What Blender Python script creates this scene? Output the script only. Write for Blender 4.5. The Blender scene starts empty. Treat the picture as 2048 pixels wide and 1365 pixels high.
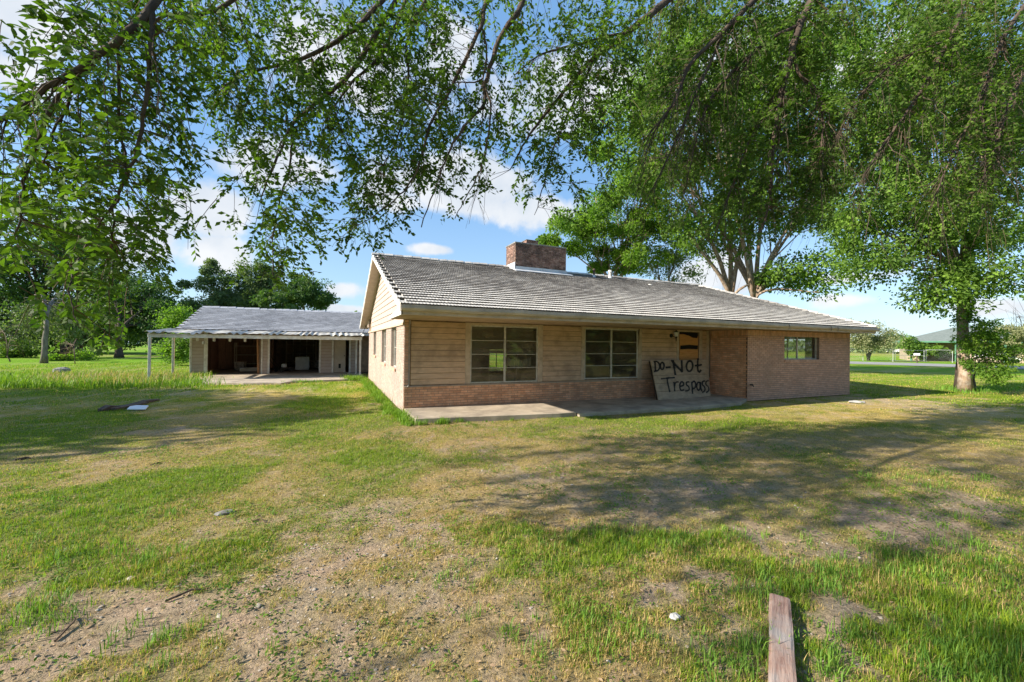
import bpy, math, random
import numpy as np
from mathutils import Vector, Matrix

random.seed(7); RNG = np.random.default_rng(7)
SC = bpy.context.scene
COL = SC.collection
R_ = math.radians

# ------------------------------------------------------------------ camera
FPX, YAW, PITCH, ROLL = 811.9, .417, .007, .013
CX, CY, CH = -1.688, -10.587, 1.8
_F = np.array([math.sin(YAW), math.cos(YAW), 0.]); _R = np.array([math.cos(YAW), -math.sin(YAW), 0.]); _U = np.array([0, 0, 1.])
_F2 = _F*math.cos(PITCH)+_U*math.sin(PITCH); _U2 = -_F*math.sin(PITCH)+_U*math.cos(PITCH)
_R3 = _R*math.cos(ROLL)+_U2*math.sin(ROLL); _U3 = -_R*math.sin(ROLL)+_U2*math.cos(ROLL)
CAM = np.array([CX, CY, CH])
cd = bpy.data.cameras.new('camera'); cam = bpy.data.objects.new('camera', cd); COL.objects.link(cam)
cd.sensor_width = 36; cd.lens = FPX/2048*36; cd.clip_start = .05; cd.clip_end = 3000
cam.matrix_world = Matrix(((_R3[0], _U3[0], -_F2[0], CX), (_R3[1], _U3[1], -_F2[1], CY), (_R3[2], _U3[2], -_F2[2], CH), (0, 0, 0, 1)))
SC.camera = cam

def ray(x, y): return _F2+_R3*(x-1024)/FPX-_U3*(y-682.5)/FPX
def at(x, y, z): return CAM+ray(x, y)*z                      # photo pixel + distance -> point in the place
def gnd(x, y, z=0.):
    d = ray(x, y); return CAM+d*((z-CH)/d[2])
def on_y(x, y, Y):
    d = ray(x, y); return CAM+d*((Y-CY)/d[1])
def on_x(x, y, X):
    d = ray(x, y); return CAM+d*((X-CX)/d[0])
def proj(P):
    d = np.asarray(P, float)-CAM; z = d@_F2
    return 1024+FPX*(d@_R3)/z, 682.5-FPX*(d@_U3)/z, z

# ------------------------------------------------------------------ light, sky, exposure
SUN_TRAVEL = Vector((4.6, -.42, -2.45)).normalized()
sd = bpy.data.lights.new('sun', 'SUN'); sun = bpy.data.objects.new('sun', sd); COL.objects.link(sun)
sd.energy = 4.5; sd.angle = R_(.6); sd.color = (1, .92, .79)
sun.rotation_euler = SUN_TRAVEL.to_track_quat('-Z', 'Y').to_euler(); sun.location = (-30, 5, 30)
SUN_EL = math.asin(-SUN_TRAVEL.z); SUN_ROT = math.atan2(-SUN_TRAVEL.x, -SUN_TRAVEL.y)

SC.view_settings.view_transform = 'Standard'; SC.view_settings.look = 'None'
SC.view_settings.exposure = 1.27; SC.view_settings.gamma = 1; SC.view_settings.use_curve_mapping = False

class NT:
    def __init__(s, tree): s.t = tree; s.n = tree.nodes; s.l = tree.links
    def new(s, typ, **kw):
        n = s.n.new(typ)
        for k, v in kw.items():
            if hasattr(n, k): setattr(n, k, v)
        return n
    def put(s, sock, v):
        if v is None: return
        if isinstance(v, bpy.types.NodeSocket): s.l.new(v, sock)
        else:
            if isinstance(v, (tuple, list)) and sock.type == 'RGBA' and len(v) == 3: v = (*v, 1)
            sock.default_value = v
    def math(s, op, a, b=None, c=None, clamp=False):
        n = s.new('ShaderNodeMath', operation=op, use_clamp=clamp)
        for i, v in enumerate((a, b, c)): s.put(n.inputs[i], v)
        return n.outputs[0]
    def mix(s, f, a, b, mode='MIX'):
        n = s.new('ShaderNodeMix', data_type='RGBA', blend_type=mode)
        s.put(n.inputs[0], f); s.put(n.inputs[6], a); s.put(n.inputs[7], b)
        return n.outputs[2]
    def noise(s, vec, scale, detail=3, rough=.55, dist=0.):
        n = s.new('ShaderNodeTexNoise'); s.put(n.inputs['Vector'], vec)
        n.inputs['Scale'].default_value = scale; n.inputs['Detail'].default_value = detail
        n.inputs['Roughness'].default_value = rough; n.inputs['Distortion'].default_value = dist
        return n.outputs['Fac']
    def ramp(s, f, lo, hi, a=0., b=1., smooth=True):
        n = s.new('ShaderNodeMapRange', interpolation_type='SMOOTHSTEP' if smooth else 'LINEAR')
        s.put(n.inputs[0], f)
        for i, v in enumerate((lo, hi, a, b)): n.inputs[i+1].default_value = v
        return n.outputs[0]

w = bpy.data.worlds.new('World'); SC.world = w; w.use_nodes = True
nt = NT(w.node_tree); nt.n.clear()
sky = nt.new('ShaderNodeTexSky'); sky.sky_type = 'NISHITA'; sky.sun_disc = False
sky.sun_elevation = SUN_EL; sky.sun_rotation = SUN_ROT; sky.air_density = 1.0; sky.dust_density = .6; sky.ozone_density = 2.5
geo = nt.new('ShaderNodeTexCoord'); vec = geo.outputs['Generated']
sep = nt.new('ShaderNodeSeparateXYZ'); nt.l.new(vec, sep.inputs[0]); vx, vy, vz = sep.outputs
az = nt.math('ARCTAN2', vx, vy); el = nt.math('ARCSINE', vz)
n1 = nt.noise(vec, 5.5, 7, .6, .15); n2 = nt.noise(vec, 2.1, 4, .5)
big = nt.math('SUBTRACT', n1, .5)
# the clouds of the photograph's sky: (azimuth, elevation, half width, half height, how solid)
CL = []
for (px, py, rx, ry, k) in [(930, 375, 230, 75, 1.), (1060, 420, 150, 45, 1.), (790, 400, 100, 40, .9), (560, 330, 120, 60, .8), (420, 430, 75, 60, 1.), (440, 510, 80, 55, .9),
                            (865, 499, 60, 15, .9), (690, 580, 50, 25, .8), (690, 618, 60, 12, .8), (250, 470, 120, 55, .7), (60, 40, 80, 80, .6), (50, 160, 70, 40, .7),
                            (1980, 615, 60, 25, .9), (1700, 600, 80, 18, .7), (1450, 550, 120, 70, .8), (1700, 555, 110, 16, .6), (1250, 180, 330, 100, .7), (1750, 120, 260, 90, .5), (700, 150, 260, 90, .5), (900, 110, 70, 60, .6)]:
    d = ray(px, py); d = d/np.linalg.norm(d)
    CL.append((math.atan2(d[0], d[1]), math.asin(d[2]), rx/FPX*.9, ry/FPX*.9, k))
mask = None
for (a, e, rx, ry, k) in CL:
    dx = nt.math('MULTIPLY', nt.math('SUBTRACT', az, a), 1/rx); dy = nt.math('MULTIPLY', nt.math('SUBTRACT', el, e), 1/ry)
    r2 = nt.math('ADD', nt.math('MULTIPLY', dx, dx), nt.math('MULTIPLY', dy, dy))
    m = nt.math('MULTIPLY', nt.math('SUBTRACT', 1., nt.math('SQRT', r2)), k)
    mask = m if mask is None else nt.math('MAXIMUM', mask, m)
mask = nt.math('ADD', nt.math('MAXIMUM', mask, -.6), nt.math('MULTIPLY', big, 2.3))
gen = nt.math('MULTIPLY', nt.math('SUBTRACT', n2, .60), 5.)
gen = nt.math('ADD', gen, nt.math('MULTIPLY', big, 2.))
away = nt.ramp(nt.math('ABSOLUTE', nt.math('SUBTRACT', az, YAW)), 1.0, 1.25)
gen = nt.math('SUBTRACT', nt.math('MULTIPLY', nt.math('ADD', gen, 1.), away), 1.)
mask = nt.math('MAXIMUM', mask, gen)
cl = nt.ramp(mask, -.02, .42)
shade = nt.ramp(nt.noise(vec, 7., 5, .55), .3, .7)
ccol = nt.mix(shade, (2.0, 2.2, 2.45), (2.75, 2.78, 2.82))
haze = nt.ramp(vz, .0, .45, 1., 0.)
air = nt.mix(haze, (.55, 1.2, 2.2), (1.15, 1.75, 2.35))
skyc = nt.mix(.75, sky.outputs[0], air)
res = nt.mix(nt.math('MULTIPLY', cl, .95), skyc, ccol)
bg = nt.new('ShaderNodeBackground'); nt.l.new(res, bg.inputs[0]); bg.inputs[1].default_value = .15
out = nt.new('ShaderNodeOutputWorld'); nt.l.new(bg.outputs[0], out.inputs[0])

# ------------------------------------------------------------------ materials
def base_mat(name):
    m = bpy.data.materials.new(name); m.use_nodes = True
    t = NT(m.node_tree); b = t.n['Principled BSDF']
    return m, t, b

def surf(name, col, col2=None, scale=6., rough=.8, bump=.3, bscale=40., stretch=(1, 1, 1), dirt=None, dirt_amt=0., dscale=1.5, vary=0., spec=.3, lo=.35, hi=.65):
    """colour that wanders between two tones, fine relief, optional blotchy dirt, optional piece-to-piece variation"""
    m, t, b = base_mat(name)
    tc = t.new('ShaderNodeTexCoord'); mp = t.new('ShaderNodeMapping'); mp.inputs['Scale'].default_value = stretch
    g = t.new('ShaderNodeNewGeometry')
    t.l.new(g.outputs['Position'], mp.inputs[0]); v = mp.outputs[0]
    c = col
    if col2 is not None: c = t.mix(t.ramp(t.noise(v, scale, 5, .6), lo, hi), col, col2)
    if vary:
        oi = t.new('ShaderNodeObjectInfo')
        rnd = t.math('FRACT', t.math('ADD', oi.outputs['Random'], g.outputs['Random Per Island']))
        f = t.ramp(rnd, 0, 1, 1-vary, 1+vary, False)
        cb = t.new('ShaderNodeCombineColor')
        for i in range(3): t.l.new(f, cb.inputs[i])
        c = t.mix(1., c, cb.outputs[0], 'MULTIPLY')
    if dirt is not None:
        dn = t.ramp(t.noise(g.outputs['Position'], dscale, 6, .65), .42, .68)
        c = t.mix(t.math('MULTIPLY', dn, dirt_amt), c, dirt)
    t.put(b.inputs['Base Color'], c)
    b.inputs['Roughness'].default_value = rough; b.inputs['Specular IOR Level'].default_value = spec
    if bump:
        bp = t.new('ShaderNodeBump'); bp.inputs['Strength'].default_value = bump; bp.inputs['Distance'].default_value = .01
        t.l.new(t.noise(v, bscale, 4, .6), bp.inputs['Height']); t.l.new(bp.outputs[0], b.inputs['Normal'])
    return m

M = {}
M['brick_tan'] = surf('brick_tan', (.58, .325, .225), (.65, .40, .29), 9, .9, .5, 60, vary=.13, dirt=(.26, .19, .15), dirt_amt=.3, dscale=1.1)
M['brick_orange'] = surf('brick_orange', (.64, .32, .18), (.70, .41, .26), 7, .9, .5, 60, vary=.2, dirt=(.30, .19, .13), dirt_amt=.4, dscale=1.6)
M['brick_gable'] = surf('brick_pale', (.37, .275, .225), (.43, .335, .28), 9, .9, .5, 60, vary=.12, dirt=(.27, .235, .205), dirt_amt=.6, dscale=.9)
M['brick_red'] = surf('brick_red', (.17, .09, .07), (.28, .185, .145), 9, .9, .6, 50, vary=.4, dirt=(.045, .038, .035), dirt_amt=.85, dscale=1.4)
M['mortar'] = surf('mortar', (.36, .25, .18), (.26, .18, .13), 12, .95, .5, 60)
M['mortar_gable'] = surf('mortar_gable', (.40, .32, .27), (.30, .25, .21), 8, .95, .5, 60)
M['mortar_pale'] = surf('mortar_pale', (.25, .18, .145), (.18, .13, .105), 8, .95, .5, 60)
M['siding'] = surf('siding_beige', (.66, .45, .30), (.57, .385, .255), 3, .6, .12, 30, (1, 1, 6), dirt=(.26, .18, .12), dirt_amt=.5, dscale=1.7, vary=.07)
M['siding_gable'] = surf('siding_cream', (.48, .395, .34), (.43, .35, .305), 3, .6, .12, 30, (1, 1, 6), dirt=(.3, .22, .15), dirt_amt=.2, dscale=2, vary=.04)
M['trim'] = surf('trim_beige', (.60, .465, .34), (.52, .40, .29), 5, .6, .2, 30, dirt=(.22, .16, .11), dirt_amt=.35, dscale=4)
M['soffit'] = surf('soffit_tan', (.55, .40, .27), (.46, .33, .22), 3, .75, .15, 20, dirt=(.18, .12, .08), dirt_amt=.4, dscale=2)
M['gutter'] = surf('gutter_metal', (.66, .55, .48), (.57, .475, .41), 2, .7, .1, 20, (1, 4, 4), dirt=(.16, .13, .10), dirt_amt=.35, dscale=2.5, spec=.2)
M['white_paint'] = surf('white_paint_weathered', (.76, .74, .70), (.62, .59, .54), 4, .6, .2, 40, dirt=(.25, .21, .16), dirt_amt=.35, dscale=5)
M['alu'] = surf('window_aluminium', (.60, .57, .50), (.48, .45, .39), 8, .4, .1, 40, spec=.5, dirt=(.2, .16, .11), dirt_amt=.3, dscale=6)
M['concrete'] = surf('concrete', (.48, .40, .30), (.38, .315, .24), 2.5, .95, .5, 50, dirt=(.15, .125, .10), dirt_amt=.55, dscale=1.6)
M['plywood'] = surf('plywood', (.72, .37, .14), (.60, .29, .10), 4, .8, .2, 30, (1, 1, 9))
M['black'] = surf('black_paint', (.012, .012, .014), None, 3, .7, .1)
M['black_metal'] = surf('black_metal', (.02, .018, .016), None, 3, .45, .1, spec=.5)
M['dark_wood'] = surf('rotten_wood', (.07, .05, .04), (.12, .09, .065), 5, .95, .8, 40, (4, 1, 4))
M['wood_raw'] = surf('raw_wood', (.36, .19, .09), (.26, .13, .06), 6, .85, .3, 40, (3, 3, 1))
M['room_wall'] = surf('room_wall', (.54, .46, .37), (.44, .37, .29), 1.5, .9, .1)
M['room_floor'] = surf('room_floor', (.30, .24, .19), (.20, .16, .13), 3, .9, .2)
M['garage_brown'] = surf('garage_panel', (.36, .21, .14), (.26, .15, .10), 3, .85, .2, 30, (6, 6, 1), vary=.2)
M['clutter'] = surf('clutter', (.46, .40, .34), (.2, .17, .15), 6, .9, .2, vary=.6)
M['awning'] = surf('awning_sheet', (.50, .48, .43), (.36, .34, .31), 2.5, .7, .2, 30, dirt=(.2, .16, .12), dirt_amt=.5, dscale=3)
M['zinc'] = surf('zinc', (.55, .56, .57), (.42, .43, .44), 3, .45, .15, 20, spec=.6)
M['flashing'] = surf('flashing', (.62, .64, .66), (.5, .5, .52), 3, .5, .15, 20, spec=.5)
M['pale_stone'] = surf('pale_stone', (.52, .50, .47), (.4, .38, .35), 9, .9, .5, 50)
M['grey_stone'] = surf('grey_stone', (.26, .25, .23), (.14, .13, .12), 5, .95, .9, 20)
M['asphalt'] = surf('road_asphalt', (.30, .29, .27), (.24, .23, .21), 2, .95, .4, 50)
M['green_trim'] = surf('green_trim', (.10, .24, .15), (.08, .2, .12), 3, .6, .1)
M['far_roof'] = surf('far_shingle', (.17, .20, .18), (.22, .25, .23), 3, .9, .4, 8, vary=.2)
M['far_stone'] = surf('far_stone', (.46, .36, .26), (.34, .27, .20), 2.2, .9, .5, 4)
M['far_white'] = surf('far_white', (.72, .72, .72), (.62, .62, .62), 1, .7, .1)
M['dark_glass'] = surf('dark_glass', (.015, .018, .02), None, 3, .1, 0, spec=.6)
M['car_paint'] = surf('car_paint', (.78, .78, .78), None, 3, .25, 0, spec=.6)
M['rubber'] = surf('rubber', (.02, .02, .02), None, 3, .8, .1)
M['wire'] = surf('fence_wire', (.36, .37, .37), None, 3, .5, 0, spec=.5)
M['pebble'] = surf('pebble', (.42, .36, .29), (.30, .25, .20), 30, .95, .3, 80, vary=.35)
M['litter'] = surf('leaf_litter', (.34, .24, .14), (.22, .14, .08), 20, .9, .2, 80, vary=.4)

M['sheathing'] = surf('brown_sheathing', (.30, .21, .14), (.2, .14, .1), 5, .95, .2)  # darker backing that shows as lines between the siding planks
def tile_mat(name, pale, dark, bias):
    m, t, b = base_mat(name)
    g = t.new('ShaderNodeNewGeometry'); oi = t.new('ShaderNodeObjectInfo'); P = g.outputs['Position']
    rnd = t.math('FRACT', t.math('ADD', oi.outputs['Random'], g.outputs['Random Per Island']))
    mp = t.new('ShaderNodeMapping'); mp.inputs['Scale'].default_value = (2.2, .5, .5); t.l.new(P, mp.inputs[0])
    f = t.math('ADD', t.math('MULTIPLY', rnd, .22), t.math('MULTIPLY', t.noise(P, .45, 4, .6), .78))
    f = t.math('ADD', f, t.math('MULTIPLY', t.math('SUBTRACT', t.noise(mp.outputs[0], 14, 4, .7), .5), .6))
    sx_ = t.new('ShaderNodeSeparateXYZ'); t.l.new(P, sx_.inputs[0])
    f = t.math('ADD', f, t.ramp(sx_.outputs[1], -2.1, 1.2, .22, -.04))  # brighter light on the lower rows painted in: paler toward the front eave
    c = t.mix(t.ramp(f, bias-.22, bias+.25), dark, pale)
    t.put(b.inputs['Base Color'], c); b.inputs['Roughness'].default_value = .92; b.inputs['Specular IOR Level'].default_value = .2
    bp = t.new('ShaderNodeBump'); bp.inputs['Strength'].default_value = .5; bp.inputs['Distance'].default_value = .01
    t.l.new(t.noise(P, 45, 4, .7), bp.inputs['Height']); t.l.new(bp.outputs[0], b.inputs['Normal'])
    return m
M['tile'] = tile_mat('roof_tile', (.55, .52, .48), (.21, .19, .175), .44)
M['tile_butt_shade'] = surf('roof_tile_butt_shade', (.085, .07, .058), (.14, .12, .10), 14, .95, .5, 40)  # butt faces coloured darker, painting in the shade between tile courses
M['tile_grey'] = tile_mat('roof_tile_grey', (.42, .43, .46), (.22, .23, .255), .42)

def leaf_mat(name, a, b_, dead=None, trans=.40, gloss=.2):
    m, t, b = base_mat(name)
    g = t.new('ShaderNodeNewGeometry'); oi = t.new('ShaderNodeObjectInfo')
    rnd = t.math('FRACT', t.math('ADD', oi.outputs['Random'], g.outputs['Random Per Island']))
    clump = t.ramp(t.noise(g.outputs['Position'], .8, 4, .6), .38, .62)
    c = t.mix(t.math('ADD', t.math('MULTIPLY', rnd, .4), t.math('MULTIPLY', clump, .6)), a, b_)
    if dead is not None: c = t.mix(t.ramp(rnd, .955, .975), c, dead)
    t.put(b.inputs['Base Color'], c); b.inputs['Roughness'].default_value = .62; b.inputs['Specular IOR Level'].default_value = gloss
    tr = t.new('ShaderNodeBsdfTranslucent'); t.put(tr.inputs[0], t.mix(1., c, (1.5, 1.75, .55), 'MULTIPLY'))
    mx = t.new('ShaderNodeMixShader'); mx.inputs[0].default_value = trans
    t.l.new(b.outputs[0], mx.inputs[1]); t.l.new(tr.outputs[0], mx.inputs[2])
    t.l.new(mx.outputs[0], t.n['Material Output'].inputs[0])
    return m
M['leaf_near'] = leaf_mat('leaf_overhead', (.030, .068, .012), (.12, .20, .026), None)
M['leaf_dark'] = leaf_mat('leaf_dark', (.035, .075, .03), (.10, .17, .045), trans=.3)
M['leaf_grey'] = leaf_mat('leaf_greygreen', (.08, .12, .055), (.19, .25, .10), trans=.3)
M['leaf_bright'] = leaf_mat('leaf_bright', (.065, .145, .02), (.19, .29, .035), trans=.45)
M['leaf_mid'] = leaf_mat('leaf_mid', (.045, .10, .02), (.20, .32, .045), trans=.4)
M['leaf_olive'] = leaf_mat('leaf_olive', (.17, .19, .09), (.28, .28, .15), trans=.3)
M['bark'] = surf('bark_brown', (.11, .08, .058), (.055, .04, .032), 8, .95, 1., 30, (1, 1, .4))
M['bark_pale'] = surf('bark_pale', (.36, .26, .18), (.19, .13, .09), 7, .95, 1., 26, (1, 1, .5), dirt=(.5, .46, .4), dirt_amt=.5, dscale=5)
M['bark_grey'] = surf('bark_grey', (.22, .19, .16), (.12, .10, .085), 7, .95, 1., 20, (1, 1, .3))
M['twig'] = surf('twig', (.15, .10, .065), (.09, .06, .04), 20, .9, .5, 60)

def glass_mat():
    m, t, b = base_mat('dirty_window_glass')
    fr = t.new('ShaderNodeFresnel'); fr.inputs[0].default_value = 1.5
    gl = t.new('ShaderNodeBsdfGlossy'); gl.inputs[1].default_value = .03
    tr = t.new('ShaderNodeBsdfTransparent'); tr.inputs[0].default_value = (.78, .80, .76, 1)
    df = t.new('ShaderNodeBsdfDiffuse'); df.inputs[0].default_value = (.42, .33, .23, 1)
    g = t.new('ShaderNodeNewGeometry')
    m1 = t.new('ShaderNodeMixShader'); t.put(m1.inputs[0], t.ramp(t.noise(g.outputs['Position'], 2.4, 6, .65), .35, .75, .06, .30))
    t.l.new(tr.outputs[0], m1.inputs[1]); t.l.new(df.outputs[0], m1.inputs[2])
    m2 = t.new('ShaderNodeMixShader'); t.put(m2.inputs[0], t.math('MULTIPLY', fr.outputs[0], 1.7, clamp=True))
    t.l.new(m1.outputs[0], m2.inputs[1]); t.l.new(gl.outputs[0], m2.inputs[2])
    t.l.new(m2.outputs[0], t.n['Material Output'].inputs[0])
    return m
M['glass'] = glass_mat()

# ------------------------------------------------------------------ building helpers
def tag(o, label=None, cat=None, group=None, kind=None):
    if label: o['label'] = label
    if cat: o['category'] = cat
    if group: o['group'] = group
    if kind: o['kind'] = kind
    return o
def thing(name, label, cat, loc=(0, 0, 0), rz=0., group=None, kind=None):
    o = bpy.data.objects.new(name, None); COL.objects.link(o); o.empty_display_size = .2
    o.location = loc; o.rotation_euler = (0, 0, rz)
    return tag(o, label, cat, group, kind)

class MB:
    """collects pieces and links them as one mesh object"""
    def __init__(s): s.v = []; s.f = []; s.n = 0
    def add(s, V, F):
        V = [tuple(map(float, p)) for p in V]
        s.v += V; s.f += [tuple(i+s.n for i in f) for f in F]; s.n += len(V); return s
    def box(s, x0, x1, y0, y1, z0, z1):
        return s.add([(x0, y0, z0), (x1, y0, z0), (x1, y1, z0), (x0, y1, z0), (x0, y0, z1), (x1, y0, z1), (x1, y1, z1), (x0, y1, z1)],
                     [(0, 3, 2, 1), (4, 5, 6, 7), (0, 1, 5, 4), (1, 2, 6, 5), (2, 3, 7, 6), (3, 0, 4, 7)])
    def obox(s, c, u, v, w_, a, b, d):
        """box at centre c with half sizes a,b,d along unit vectors u,v,w"""
        c, u, v, w_ = map(lambda q: np.asarray(q, float), (c, u, v, w_)); P = []
        for k in (-1, 1):
            for (i, j) in ((-1, -1), (1, -1), (1, 1), (-1, 1)): P.append(c+u*a*i+v*b*j+w_*d*k)
        return s.add(P, [(0, 3, 2, 1), (4, 5, 6, 7), (0, 1, 5, 4), (1, 2, 6, 5), (2, 3, 7, 6), (3, 0, 4, 7)])
    def tube(s, pts, rad, n=6, cap=True):
        pts = [np.asarray(p, float) for p in pts]
        if not hasattr(rad, '__len__'): rad = [rad]*len(pts)
        V = []; F = []; prev = None
        for i, p in enumerate(pts):
            d = pts[min(i+1, len(pts)-1)]-pts[max(i-1, 0)]; d = d/(np.linalg.norm(d)+1e-9)
            a = np.cross(d, (0, 0, 1.)) if prev is None else prev-d*(prev@d)
            if np.linalg.norm(a) < 1e-3: a = np.cross(d, (1., 0, 0))
            a /= np.linalg.norm(a); prev = a; b = np.cross(d, a)
            for k in range(n):
                t = 2*math.pi*k/n; V.append(p+(a*math.cos(t)+b*math.sin(t))*rad[i])
        for i in range(len(pts)-1):
            for k in range(n):
                k2 = (k+1) % n; F.append((i*n+k, i*n+k2, (i+1)*n+k2, (i+1)*n+k))
        if cap: F.append(tuple(range(n))[::-1]); F.append(tuple(range((len(pts)-1)*n, len(pts)*n)))
        return s.add(V, F)
    def prism(s, poly, z0, z1):
        n = len(poly)
        V = [(x, y, z0) for x, y in poly]+[(x, y, z1) for x, y in poly]
        return s.add(V, [tuple(range(n))[::-1], tuple(range(n, 2*n))]+[(i, (i+1) % n, n+(i+1) % n, n+i) for i in range(n)])
    def mesh(s, name, mat=None):
        me = bpy.data.meshes.new(name); me.from_pydata(s.v, [], s.f); me.update()
        if mat: me.materials.append(mat)
        return me
    def build(s, name, mat, parent=None, bevel=0., smooth=False, **kw):
        o = bpy.data.objects.new(name, s.mesh(name, mat)); COL.objects.link(o)
        if parent is not None:
            o.parent = parent
            if isinstance(parent, bpy.types.Object) and any(parent.location) and not kw.pop('local', False): pass
        if bevel:
            b = o.modifiers.new('b', 'BEVEL'); b.width = bevel; b.segments = 1; b.limit_method = 'ANGLE'
        if smooth: o.data.polygons.foreach_set('use_smooth', [True]*len(o.data.polygons))
        kw.pop('local', None)
        return tag(o, **kw)

def box(name, mat, parent, x0, x1, y0, y1, z0, z1, bevel=0., **kw):
    return MB().box(x0, x1, y0, y1, z0, z1).build(name, mat, parent, bevel, **kw)
def place(mesh, name, parent, mtx, **kw):
    o = bpy.data.objects.new(name, mesh); COL.objects.link(o); o.parent = parent; o.matrix_local = mtx
    return tag(o, **kw)

def np_mesh(name, V, F, mat, parent=None, cols=None, smooth=False, **kw):
    V = np.ascontiguousarray(V, dtype=np.float32); F = np.ascontiguousarray(F, dtype=np.int32)
    me = bpy.data.meshes.new(name); nf, k = F.shape
    me.vertices.add(len(V)); me.vertices.foreach_set('co', V.ravel())
    me.loops.add(nf*k); me.loops.foreach_set('vertex_index', F.ravel())
    me.polygons.add(nf); me.polygons.foreach_set('loop_start', np.arange(nf, dtype=np.int32)*k)
    try: me.polygons.foreach_set('loop_total', np.full(nf, k, dtype=np.int32))
    except Exception: pass
    if cols is not None:
        ca = me.color_attributes.new('tint', 'FLOAT_COLOR', 'POINT')
        C4 = np.ones((len(V), 4), dtype=np.float32); C4[:, :3] = cols; ca.data.foreach_set('color', C4.ravel())
    if mat: me.materials.append(mat)
    if smooth: me.polygons.foreach_set('use_smooth', np.ones(nf, dtype=bool))
    me.update(calc_edges=True)
    o = bpy.data.objects.new(name, me); COL.objects.link(o)
    if parent is not None: o.parent = parent
    return tag(o, **kw)

# value noise for the maps of the lawn
_LAT = np.random.default_rng(3).random((256, 256))
def vnoise(x, y, s):
    x = np.asarray(x, float)*s+100; y = np.asarray(y, float)*s+100
    xi = np.floor(x).astype(int); yi = np.floor(y).astype(int); fx = x-xi; fy = y-yi
    fx = fx*fx*(3-2*fx); fy = fy*fy*(3-2*fy)
    g = lambda a, b: _LAT[a % 256, b % 256]
    return (g(xi, yi)*(1-fx)+g(xi+1, yi)*fx)*(1-fy)+(g(xi, yi+1)*(1-fx)+g(xi+1, yi+1)*fx)*fy
def fbm(x, y, s, o=4):
    t = 0; a = 1; n = 0
    for i in range(o): t = t+a*vnoise(x+i*17.3, y-i*9.1, s*2**i); n += a; a *= .55
    return t/n

# ------------------------------------------------------------------ the lawn: what grows where
def patch(px, py, rx, ry, k):
    c = gnd(px, py); a = gnd(px+rx, py); b = gnd(px, py-ry); c2 = gnd(px, py+ry)
    return (c[0], c[1], np.linalg.norm((a-c)[:2]), .5*np.linalg.norm((b-c2)[:2]), k)
BARE = [patch(*p) for p in [(220, 1190, 330, 70, .62), (560, 1180, 200, 60, .6), (700, 1050, 130, 60, .5), (620, 1280, 200, 80, .6), (60, 1290, 100, 50, .8), (1820, 1035, 140, 38, 1.), (1640, 1100, 120, 30, .8), (1995, 1010, 90, 30, .9),
                            (1740, 1265, 220, 38, 1.), (1370, 1215, 70, 35, .8), (1390, 995, 90, 28, .7), (1060, 945, 110, 22, .55), (900, 1060, 110, 40, .6), (1540, 1095, 60, 20, .7), (380, 857, 60, 8, .5), (900, 1180, 180, 60, .55),
                            (1750, 800, 120, 8, .5), (1850, 812, 120, 12, .4), (1350, 1000, 200, 60, .3)]]
LUSH = [patch(*p) for p in [(1850, 1140, 260, 60, 1.), (2000, 1260, 200, 110, 1.), (1250, 1080, 240, 40, .55), (1600, 1200, 260, 70, .5), (1250, 1270, 280, 90, .35), (700, 900, 240, 60, .5), (690, 800, 90, 40, 1.), (650, 850, 200, 40, .6), (300, 1010, 330, 90, .45), (150, 1100, 200, 40, .65),
                            (60, 1220, 80, 40, .6), (1540, 850, 380, 12, .7), (2000, 1000, 80, 40, .6), (120, 850, 300, 50, .5), (800, 830, 40, 20, 1.), (1750, 1330, 300, 60, .7)]]
DRY = [patch(*p) for p in [(1200, 890, 350, 30, .9), (1500, 930, 500, 40, .9), (1750, 830, 260, 20, .8), (450, 880, 260, 40, .5), (1100, 980, 260, 60, .8), (560, 960, 120, 40, .5), (500, 830, 200, 20, .8), (1800, 890, 260, 40, .7), (560, 790, 90, 14, .6), (1350, 1150, 200, 60, .5)]]
_RY = np.array([_R[0], _R[1]]); _FY = np.array([_F[0], _F[1]])
def field(x, y, L):
    t = np.zeros(np.shape(x))
    for (cx, cy, a, b, k) in L:
        dx = (x-cx)*_RY[0]+(y-cy)*_RY[1]; dy = (x-cx)*_FY[0]+(y-cy)*_FY[1]
        t = np.maximum(t, k*np.clip(1.25-np.sqrt((dx/a)**2+(dy/b)**2), 0, 1)*1.25)
    return np.clip(t, 0, 1)
def lawn(x, y):
    """-> cover 0..1, greenness 0..1"""
    x = np.asarray(x, float); y = np.asarray(y, float); x0_, y0_ = x, y
    x, y = x+1.5*(fbm(x+9, y-4, 1.3)-.5)+.5*(fbm(x, y, 6.)-.5), y+1.2*(fbm(x-40, y+13, 1.3)-.5)+.5*(fbm(x+5, y, 6.)-.5)
    n1 = fbm(x, y, .9); n2 = fbm(x+50, y+20, 3.2); n3 = fbm(x-30, y+70, .35)
    far = np.clip((np.hypot(x-CX, y-CY)-14)/14, 0, 1)
    left = np.clip((-x-4)/4, 0, 1)*np.clip((y-5)/6, 0, 1)
    bare = field(x, y, BARE); lush = field(x, y, LUSH); dry = field(x, y, DRY)
    cover = .84+.5*(n1-.5)+1.5*(n2-.5)+.5*lush-1.0*bare+.25*far+.9*(fbm(x0_, y0_, 11., 2)-.5)
    green = .50+1.9*(n1-.5)+.5*(n2-.5)+.6*(n3-.5)+.6*lush-.5*dry-.25*bare+.30*far+.35*left
    return np.clip(cover, 0, 1), np.clip(green, 0, 1)
def height(x, y):
    f = np.clip((np.hypot(x-6, y-0)-60)/300, 0, 1)
    inside = ((x > -.1) & (x < 16.9) & (y > -1.5) & (y < 11)) | ((x > -8.2) & (x < 3.2) & (y > 9) & (y < 23))
    return np.where(inside, -.03, .045*(fbm(x, y, .55)-.5)+.02*(fbm(x, y, 3.)-.5))*(1-f)

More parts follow.
